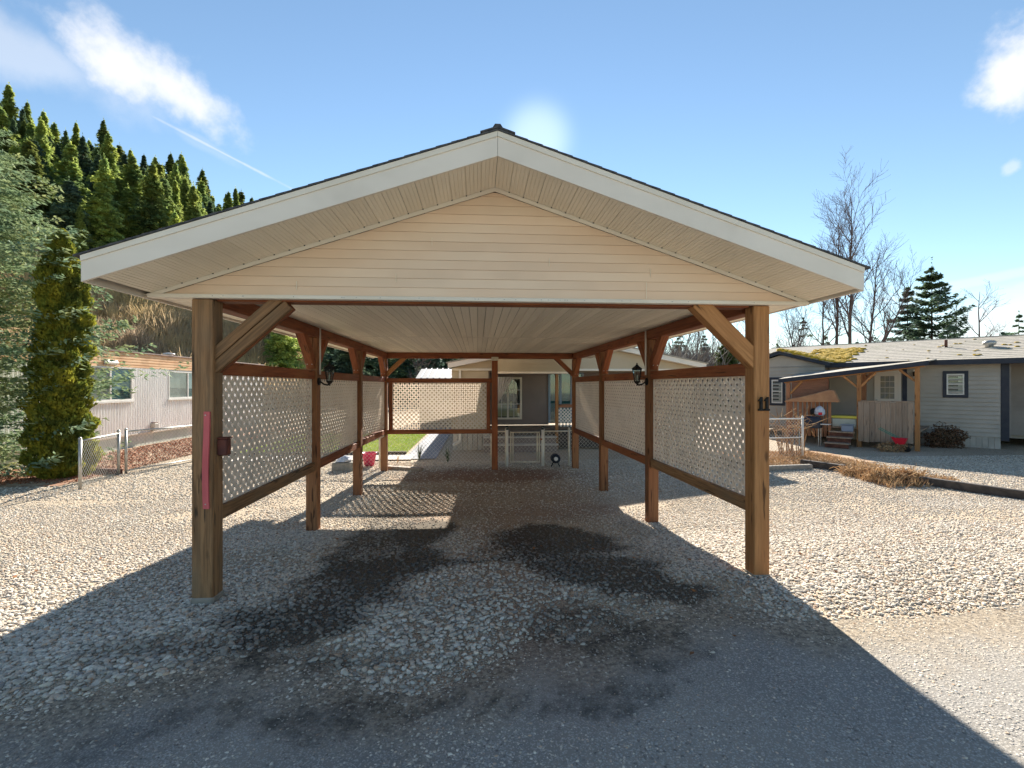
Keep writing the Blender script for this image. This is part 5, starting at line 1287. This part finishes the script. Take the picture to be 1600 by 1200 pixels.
c_ = NM @ Vector((2.3, 2.9, -.14)); bushmesh('dry_shrub', c_, (.5, .3, .18), 900, .06, M['straw'], None, 'low heap of dry garden cuttings in front of the plank railing', 'cuttings', 4)
# heap of cut branches
hp = at(1236, 655, 12.3); V = []; mb = MB(); rr = random.Random(5)
for k in range(70):
    a = rr.uniform(0, 6.28); p = Vector((hp.x + rr.uniform(-.5, .5), 12.3 + rr.uniform(-.25, .25), hp.z - .35 + rr.uniform(0, .45))); d = Vector((rr.uniform(-1, 1), rr.uniform(-.5, .5), rr.uniform(-.2, .6))).normalized() * rr.uniform(.2, .5); mb.tube(p, p + d, rr.uniform(.006, .014), .004, n=4)
for k in range(30):
    p = Vector((hp.x + rr.uniform(-.4, .4), 12.3 + rr.uniform(-.2, .2), gz(hp.x, 12.3))); mb.tube(p, p + Vector((rr.uniform(-.25, .25), rr.uniform(-.1, .1), rr.uniform(.4, .85))), .012, .005, n=4)
tagged(mb.build('branch_heap', M['straw']), 'heap of cut tan branches behind the white chain link fence', 'branches')

# ------------------------------------------------------------------ trees
def conifer_arrays(h, r, nb, seed, leaf, m=16, droop=.35, low=.05, taper=.85, up=.12, wid=.32, side_len=.38, tiers=0, low_cut=0.0):
    rr = np.random.default_rng(seed); t = low + (.985 - low) * rr.uniform(0, 1, nb) ** .9
    if tiers: t = np.clip((np.round(t * tiers) + rr.normal(0, .13, nb)) / tiers, low * .5, .985)
    t = np.sort(t)
    az = (np.arange(nb) * 2.399 + rr.uniform(-.5, .5, nb)); lobes = 1 + .16 * np.sin(az * 2 + seed) + .14 * np.sin(t * 23 + seed)
    L = r * (1 - t) ** taper * rr.uniform(.45, 1.15, nb) * lobes * (1 - low_cut * np.clip(1 - t * 3, 0, 1)) + .004 * h; z0 = t * h
    rel = np.clip(L / r, .18, 1)[:, None] ** .6; lf = leaf * (.35 + .65 * rel)
    s = (np.linspace(.06, 1, m)[None] + rr.uniform(-.03, .03, (nb, m)))
    dirx, diry = np.cos(az)[:, None], np.sin(az)[:, None]
    out = L[:, None] * s; tilt = rr.normal(0, .09, nb)[:, None]
    zz = z0[:, None] + L[:, None] * ((up + tilt) * s - droop * s ** 2 + .20 * s ** 4) * (1.25 - t[:, None])
    P = np.stack([dirx * out, diry * out, zz], -1)
    sl = side_len * L[:, None] * (1 - s) ** .55 * np.clip(s * 4, .2, 1) + lf * .18
    quads = []
    D = np.stack([dirx + 0 * s, diry + 0 * s, -.25 * s], -1); Sd = np.stack([-diry + 0 * s, dirx + 0 * s, 0 * s], -1)
    for sg in (-1, 1):
        nt2 = 3
        for q in range(nt2):
            f = (q + rr.uniform(.2, 1.0, (nb, m))) / nt2
            base = P + Sd * (sg * sl * f)[..., None] + D * (sl * f * .55)[..., None]
            base[..., 2] += rr.normal(0, 1, (nb, m)) * lf * .25 - sl * f * .25
            a = Sd * sg * .75 + D * .75 + rr.normal(0, .35, (nb, m, 3)); a /= np.linalg.norm(a, axis=-1)[..., None]
            b = np.cross(a, np.array([0, 0, 1.0]) + rr.normal(0, .55, (nb, m, 3))); b /= np.linalg.norm(b, axis=-1)[..., None] + 1e-9
            ll = (lf * rr.uniform(.6, 1.3, (nb, m)))[..., None]
            quads.append(np.stack([base - a * ll * .4, base + b * ll * wid, base + a * ll * .75, base - b * ll * wid], -2))
    # spiky leader
    n = 26; tz = rr.uniform(.93, 1.03, n) * h; an = rr.uniform(0, 6.28, n); dd = np.stack([np.cos(an) * .6, np.sin(an) * .6, np.full(n, .8)], -1); pb = np.stack([0 * tz, 0 * tz, tz], -1)
    sd2 = np.stack([-np.sin(an), np.cos(an), 0 * an], -1); ll = leaf * .45
    quads.append(np.stack([pb, pb + dd * ll * .5 + sd2 * ll * .18, pb + dd * ll, pb + dd * ll * .5 - sd2 * ll * .18], -2).reshape(1, n, 4, 3))
    return np.concatenate([q.reshape(-1, 4, 3) for q in quads]).reshape(-1, 3)
def conifer(name, loc, h, r, nb, seed, leaf, mat, label, cat, group=None, **kw):
    t = thing(name, label, cat, loc, group); V = conifer_arrays(h, r, nb, seed, leaf, **kw)
    bulk('crown', V + np.array(loc), np.arange(len(V)).reshape(-1, 4), mat, t)
    x, y, z = loc; mb = MB(); mb.tube((x, y, z - .3), (x, y, z + h * .97), max(.04, h * .012), .01, n=7); 
    mb.build('trunk', M['conifer_bark'], t, True); return t
# hillside forest: six prototypes, copied
protos = []
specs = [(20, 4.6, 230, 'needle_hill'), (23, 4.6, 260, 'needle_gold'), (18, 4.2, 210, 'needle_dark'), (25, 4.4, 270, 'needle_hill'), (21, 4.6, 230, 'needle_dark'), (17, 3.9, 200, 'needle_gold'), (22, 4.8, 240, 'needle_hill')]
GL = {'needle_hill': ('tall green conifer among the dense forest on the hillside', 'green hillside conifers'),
      'needle_gold': ('conifer with needles coloured a sunlit yellow green in the hillside forest', 'yellow green hillside conifers'),
      'needle_dark': ('dark blue green conifer in the hillside forest', 'dark hillside conifers')}
rr = random.Random(11); spots = []
tries = 0
while len(spots) < 300 and tries < 60000:
    tries += 1; az = R(rr.uniform(-47, -20) if tries < 40000 else rr.uniform(-20, -3)); Rr = math.sqrt(rr.uniform(60 ** 2, 186 ** 2)); x, y = Rr * math.sin(az), Rr * math.cos(az)
    d = -.866 * x + .5 * y; ad = math.degrees(az); lim = 57 + (.26 * 1.0 * (Rr)) if ad < -19 else 52
    rmin = 104 if ad < -22 else (82 if ad < -17 else 66)
    if Rr < rmin + 6 * math.sin(ad * .7): continue
    if d < 54: continue
    if ad > -24 and d > 54 and Rr > 150 and rr.random() < .3: continue
    if any((x - a) ** 2 + (y - b) ** 2 < (3.9 if tries < 40000 else 8) ** 2 for a, b in spots): continue
    spots.append((x, y))
first = {}
for i, (x, y) in enumerate(spots):
    k = rr.choices(range(7), weights=[3, 3, 2, 3, 2, 2, 3])[0]
    h, r_, nb, mt = specs[k]; z = gz(x, y) - .4
    lab, grp = GL[mt]
    if k not in first:
        o = conifer('conifer', (x, y, z), h, r_, nb, 30 + k, .85, M[mt], lab, 'tree', grp, m=11, droop=[.5, .62, .4][k % 3], low=.05, wid=.22, side_len=.27, taper=[.72, .85, .62][k % 3], tiers=0 if k % 2 else 24); first[k] = o
    else:
        o = copy_tree(first[k]); o.location = (x, y, z)
    s_ = rr.uniform(.45, .86); w_ = rr.uniform(.85, 1.3); o.scale = (s_ * w_, s_ * w_ * rr.uniform(.9, 1.1), s_); o.rotation_euler = (rr.uniform(-.03, .03), rr.uniform(-.03, .03), rr.uniform(0, 6.28))
# hillside brush (bare shrubs and dry grass), one mass
def brush(n, seed):
    r = np.random.default_rng(seed); az = np.radians(r.uniform(-47, -12, n)); Rr = np.sqrt(r.uniform(42 ** 2, 118 ** 2, n)); x = Rr * np.sin(az); y = Rr * np.cos(az)
    d = -.866 * x + .5 * y; ok = (d > 33) & (Rr > 42); x, y, Rr = x[ok], y[ok], Rr[ok]; n = len(x); z = ground_z(x, y)
    H = r.uniform(.7, 3.2, n) * (.6 + .8 * fbm(x / 6, y / 6, 2, 3)); ns = 26
    a = r.uniform(0, 6.28, (n, ns)); sp = r.uniform(.1, .75, (n, ns)) * H[:, None]; hh = H[:, None] * r.uniform(.5, 1.0, (n, ns)); ox = r.normal(0, .3, (n, ns)) * H[:, None] * .5; oy = r.normal(0, .3, (n, ns)) * H[:, None] * .5
    dx, dy = np.cos(a), np.sin(a); w = .04
    b0 = np.stack([x[:, None] + ox, y[:, None] + oy, z[:, None] + 0 * ox], -1)
    mid = b0 + np.stack([dx * sp * .35, dy * sp * .35, hh * .6], -1); tip = b0 + np.stack([dx * sp, dy * sp, hh], -1)
    sv = np.stack([-dy * w, dx * w, 0 * dx], -1)
    V = np.stack([b0 - sv, b0 + sv, mid + sv * .8, mid - sv * .8, mid - sv * .8, mid + sv * .8, tip + sv * .3, tip - sv * .3], 2).reshape(-1, 3)
    return V
V = brush(5600, 5); bulk('hillside_brush', V, np.arange(len(V)).reshape(-1, 4), M['brush'], None, False, 'stuff', 'bare grey brown brush and dry grass covering the lower hillside')

def bare_tree(name, loc, h, seed, label, cat='tree', group=None, lean=(0, 0), spread=.5, r0=None, depth=4, ncl=1.0, start=.25):
    rr = random.Random(seed); t = thing(name, label, cat, loc, group); base = Vector(loc); r0 = r0 or h * .0095
    tk = MB(); tw = MB(); pts = []; p = base.copy(); n = 12; d = Vector((lean[0], lean[1], 1)).normalized()
    for k in range(n + 1):
        pts.append(p.copy()); dd = (d + Vector((rr.uniform(-.06, .06), rr.uniform(-.06, .06), .02))).normalized(); p = p + dd * (h / n); d = (d * .9 + dd * .1).normalized()
    for k in range(n): tk.tube(pts[k], pts[k + 1], r0 * (1 - k / n) ** .8 + .012, r0 * (1 - (k + 1) / n) ** .8 + .012, n=6, cap=False)
    tk.build('trunk', M['bark'], t, True)
    def grow(p, d, L, r, dep):
        ns = 4; q = p
        for k in range(ns):
            d = (d + Vector((rr.uniform(-.16, .16), rr.uniform(-.16, .16), rr.uniform(.0, .16)))).normalized(); q2 = q + d * (L / ns)
            tw.tube(q, q2, max(.006, r * (1 - k / ns * .7)), max(.005, r * (1 - (k + 1) / ns * .7)), n=4 if dep > 1 else 3, cap=False)
            if dep > 0:
                for j in range(2 if dep > 1 else 2):
                    if rr.random() < .82 * ncl:
                        a = rr.uniform(0, 6.28); side = d.orthogonal().normalized(); side.rotate(Matrix.Rotation(a, 3, d)); nd = (d * rr.uniform(.7, 1.2) + side * rr.uniform(.5, .95)).normalized()
                        grow(q2, nd, L * rr.uniform(.35, .62), r * .5, dep - 1)
            q = q2
    nbr = int(15 * ncl)
    for k in range(nbr):
        f = start + (.97 - start) * (k + rr.random()) / nbr; i = min(n - 1, int(f * n)); q = pts[i].lerp(pts[i + 1], f * n - i); a = rr.uniform(0, 6.28)
        nd = Vector((math.cos(a) * spread, math.sin(a) * spread, rr.uniform(.45, .9))).normalized(); grow(q, nd, h * rr.uniform(.20, .34) * (1.15 - f * .7), r0 * (1 - f) ** .8 * .45 + .012, depth - 2)
    tw.build('branches', M['twig'], t); return t
def tloc(u, D): p = at_d(u, 600, D); return (p.x, p.y, gz(p.x, p.y) - .1)
bare_tree('bare_tree', tloc(1329, 33), 14.6, 1, 'tallest bare tree above the mossy roof on the right', spread=.42, start=.35, ncl=1.25)
bare_tree('bare_tree', tloc(1306, 35), 13.6, 2, 'thin bare tree just left of the tallest one', spread=.35, start=.4)
bare_tree('bare_tree', tloc(1328, 31), 10, 3, 'bare tree leaning far to the right beside the conifers', lean=(.55, .05), spread=.5, start=.45)
bare_tree('bare_tree', tloc(1347, 34), 11.3, 13, 'bare tree with upright forked limbs between the tall tree and the leaning one', lean=(.12, 0), spread=.45, start=.3)
bare_tree('bare_tree', tloc(1285, 37), 10, 4, 'shorter bare tree left of the thin tree, half behind the roof edge', spread=.5)
bare_tree('bare_tree', tloc(1530, 34), 8.6, 5, 'open crowned bare tree between the conifers and the right edge', spread=.6, start=.3, ncl=.8)
bare_tree('bare_tree', tloc(1498, 36), 8.2, 6, 'slim bare tree just right of the big conifers', spread=.3, start=.35, ncl=.6)
bare_tree('bare_tree', tloc(1560, 38), 6, 7, 'small bare tree near the right edge', spread=.45, ncl=.6)
for k, (u, D, h) in enumerate([(1222, 36, 8), (1262, 40, 9)]):
    bare_tree('bare_tree', tloc(u, D), h, 20 + k, ['low bare tree close to the numbered post', 'many stemmed bare tree right of the small gable'][k], lean=(.25 * (-1) ** k, 0), spread=.5, start=.15)
# scrub seen through the right side of the carport
for k, (u, D, h) in enumerate([(1050, 44, 8.6), (1082, 46, 9), (1110, 43, 8.4), (1020, 50, 9), (1155, 47, 8.6)]):
    bare_tree('bare_tree', tloc(u, D), h, 40 + k, 'grey bare tree in the thicket seen through the right carport side', 'tree', 'thicket trees behind the carport', lean=(random.uniform(-.3, .3), 0), spread=.8, start=.08)
rth = np.random.default_rng(77); V = []
nth = 520; uu = rth.uniform(985, 1205, nth); DD = rth.uniform(36, 60, nth)
for u_, D_ in zip(uu, DD):
    x, y, z = tloc(u_, D_); H = rth.uniform(3.8, 8.2) * (1 - .35 * max(0, (u_ - 1150) / 60)); 
    for k in range(46):
        a = rth.uniform(0, 6.28); b0 = np.array([x + rth.normal(0, .5), y + rth.normal(0, .5), z + rth.uniform(0, .5) * H]); l_ = H * rth.uniform(.2, .5); d = np.array([math.cos(a) * .6, math.sin(a) * .6, rth.uniform(.3, 1)]); sv = np.array([-math.sin(a), math.cos(a), 0]) * .036
        tip = b0 + d * l_; V += [b0 - sv, b0 + sv, tip + sv * .3, tip - sv * .3]
bulk('thicket', V, np.arange(len(V)).reshape(-1, 4), M['twig_pale'], None, False, 'stuff', 'grey leafless thicket beyond the right side of the carport')
conifer('conifer', tloc(1418, 34), 8.9, 3.1, 105, 61, .30, M['needle_dark'], 'left one of the two big dark conifers behind the grey roof', 'tree', m=20, droop=.30, low=.06, taper=.85, side_len=.24, tiers=20, wid=.24)
conifer('conifer', tloc(1456, 32), 10.1, 4.2, 110, 62, .32, M['needle_dark'], 'right and taller of the two big dark conifers behind the grey roof', 'tree', m=22, droop=.0, up=.38, low=.06, taper=.85, side_len=.24, tiers=19, wid=.24)
conifer('conifer', tloc(1592, 38), 7.6, 2.6, 50, 63, .28, M['needle_dark'], 'dark conifer cut by the right edge', 'tree', m=12, low=.08)
conifer('conifer', tloc(1372, 42), 5.6, 2.4, 50, 64, .28, M['needle_dark'], 'low conifer behind the roof left of the two big ones', 'tree', m=10)
conifer('conifer', tloc(1255, 48), 8.8, 2.8, 34, 65, .30, M['needle_dark'], 'thin see through pine behind the small mossy gable', 'tree', m=9)
conifer('conifer', tloc(1290, 55), 8.0, 2.8, 36, 66, .30, M['needle_dark'], 'ragged pine behind the trunks of the bare trees', 'tree', m=9)
conifer('conifer', tloc(1215, 60), 7.4, 2.8, 60, 67, .34, M['needle_hill'], 'squat green pine just right of the numbered post', 'tree', m=9)
conifer('conifer', tloc(1135, 38), 6.4, 2.3, 110, 68, .35, M['needle_hill'], 'green conifer seen through the right front bay of the carport', 'tree', m=11, droop=.4)
for k, (u, D, h) in enumerate([(1340, 70, 8.5), (1390, 72, 7.5), (1480, 66, 7), (1530, 75, 7.4), (1565, 60, 6.8), (1240, 75, 8.5), (1180, 68, 8), (1100, 66, 9), (1060, 62, 9), (1010, 64, 9.5), (1140, 75, 9.5)]):
    o = conifer('conifer', tloc(u, D), h, h * .33, 60, 80 + k, .4, M['needle_dark'], 'small distant conifer on the skyline behind the right hand houses', 'tree', 'distant skyline conifers', m=8) if k == 0 else copy_tree(pr)
    if k == 0: pr = o
    else: o.location = tloc(u, D); s_ = h / 8.5; o.scale = (s_, s_, s_); o.rotation_euler.z = k * 1.3
# dark trees filling the left openings of the carport
for k, (u, D, h) in enumerate([(520, 52, 8.6), (548, 49, 9.4), (575, 54, 9.5), (603, 50, 8.5), (640, 52, 8.8), (672, 49, 8.2), (700, 56, 9), (505, 60, 9.5), (590, 60, 10), (655, 62, 10)]):
    o = conifer('conifer', tloc(u, D), h, 2.6, 90, 95, .5, M['needle_dark'], 'dark conifer at the foot of the hill seen through the left carport side', 'tree', 'dark conifers behind the lawn', m=10, low=.02) if k == 0 else copy_tree(pr)
    if k == 0: pr = o; bh = h
    else: o.location = tloc(u, D); s_ = h / 8.6; o.scale = (s_ * 1.1, s_ * 1.1, s_); o.rotation_euler.z = k * 2.1
bare_tree('bare_tree', tloc(655, 40), 5.4, 71, 'low bare bush in front of the dark conifers by the ribbed shed roof', spread=.9, start=.05)
# blue spruce and golden cedar at the left edge
sp_ = at_d(-72, 600, 9.3); sx, sy = sp_.x, sp_.y; sp = conifer('blue_spruce', (sx, sy, gz(sx, sy)), 7.4, 3.3, 700, 7, .12, M['needle_blue'], 'large blue green spruce at the left edge of the yard', 'tree', m=26, droop=.20, up=.10, low=.01, taper=.62, wid=.22, side_len=.22, tiers=26, low_cut=.48)
def cedar(name, c, h, r, n, leaf, mat, seed):
    rr = np.random.default_rng(seed); t = rr.uniform(0, 1, n); a = rr.uniform(0, 6.28, n); lump = .93 + .14 * np.sin(a * 3 + t * 9) + .15 * np.sin(a * 6 - t * 31) + .15 * np.sin(t * 58 + a * 4)
    rad = r * np.clip((1 - t) * 5, 0, 1) ** .6 * np.clip(t * 9 + .55, 0, 1) * lump * (1 - .42 * t) * np.where(rr.uniform(0, 1, n) < .75, rr.uniform(.82, 1.05, n), rr.uniform(.3, .9, n))
    P = np.stack([c[0] + rad * np.cos(a), c[1] + rad * np.sin(a), c[2] + t * h], -1)
    u = np.stack([np.cos(a) * .5, np.sin(a) * .5, np.full(n, .8)], -1) + rr.normal(0, .35, (n, 3)); u /= np.linalg.norm(u, axis=1)[:, None]
    w = np.cross(u, rr.normal(size=(n, 3))); w /= np.linalg.norm(w, axis=1)[:, None]; L = leaf * rr.uniform(.5, 1.4, n)[:, None]
    return np.stack([P - u * L * .4, P + w * L * .32, P + u * L * .7, P - w * L * .32], 1).reshape(-1, 3)
q = at_d(97, 600, 9.7); zc = gz(q.x, q.y); t = thing('golden_cedar', 'narrow golden yellow cedar in front of the blue spruce', 'tree', (q.x, q.y, zc))
V = cedar('c', (q.x, q.y, zc), 4.95, .52, 46000, .07, None, 4); bulk('crown', V, np.arange(len(V)).reshape(-1, 4), M['cedar'], t)
MB().tube((q.x, q.y, zc - .1), (q.x, q.y, zc + 4.2), .07, .02, n=8).build('trunk', M['conifer_bark'], t, True)
print('objects', len(bpy.data.objects))
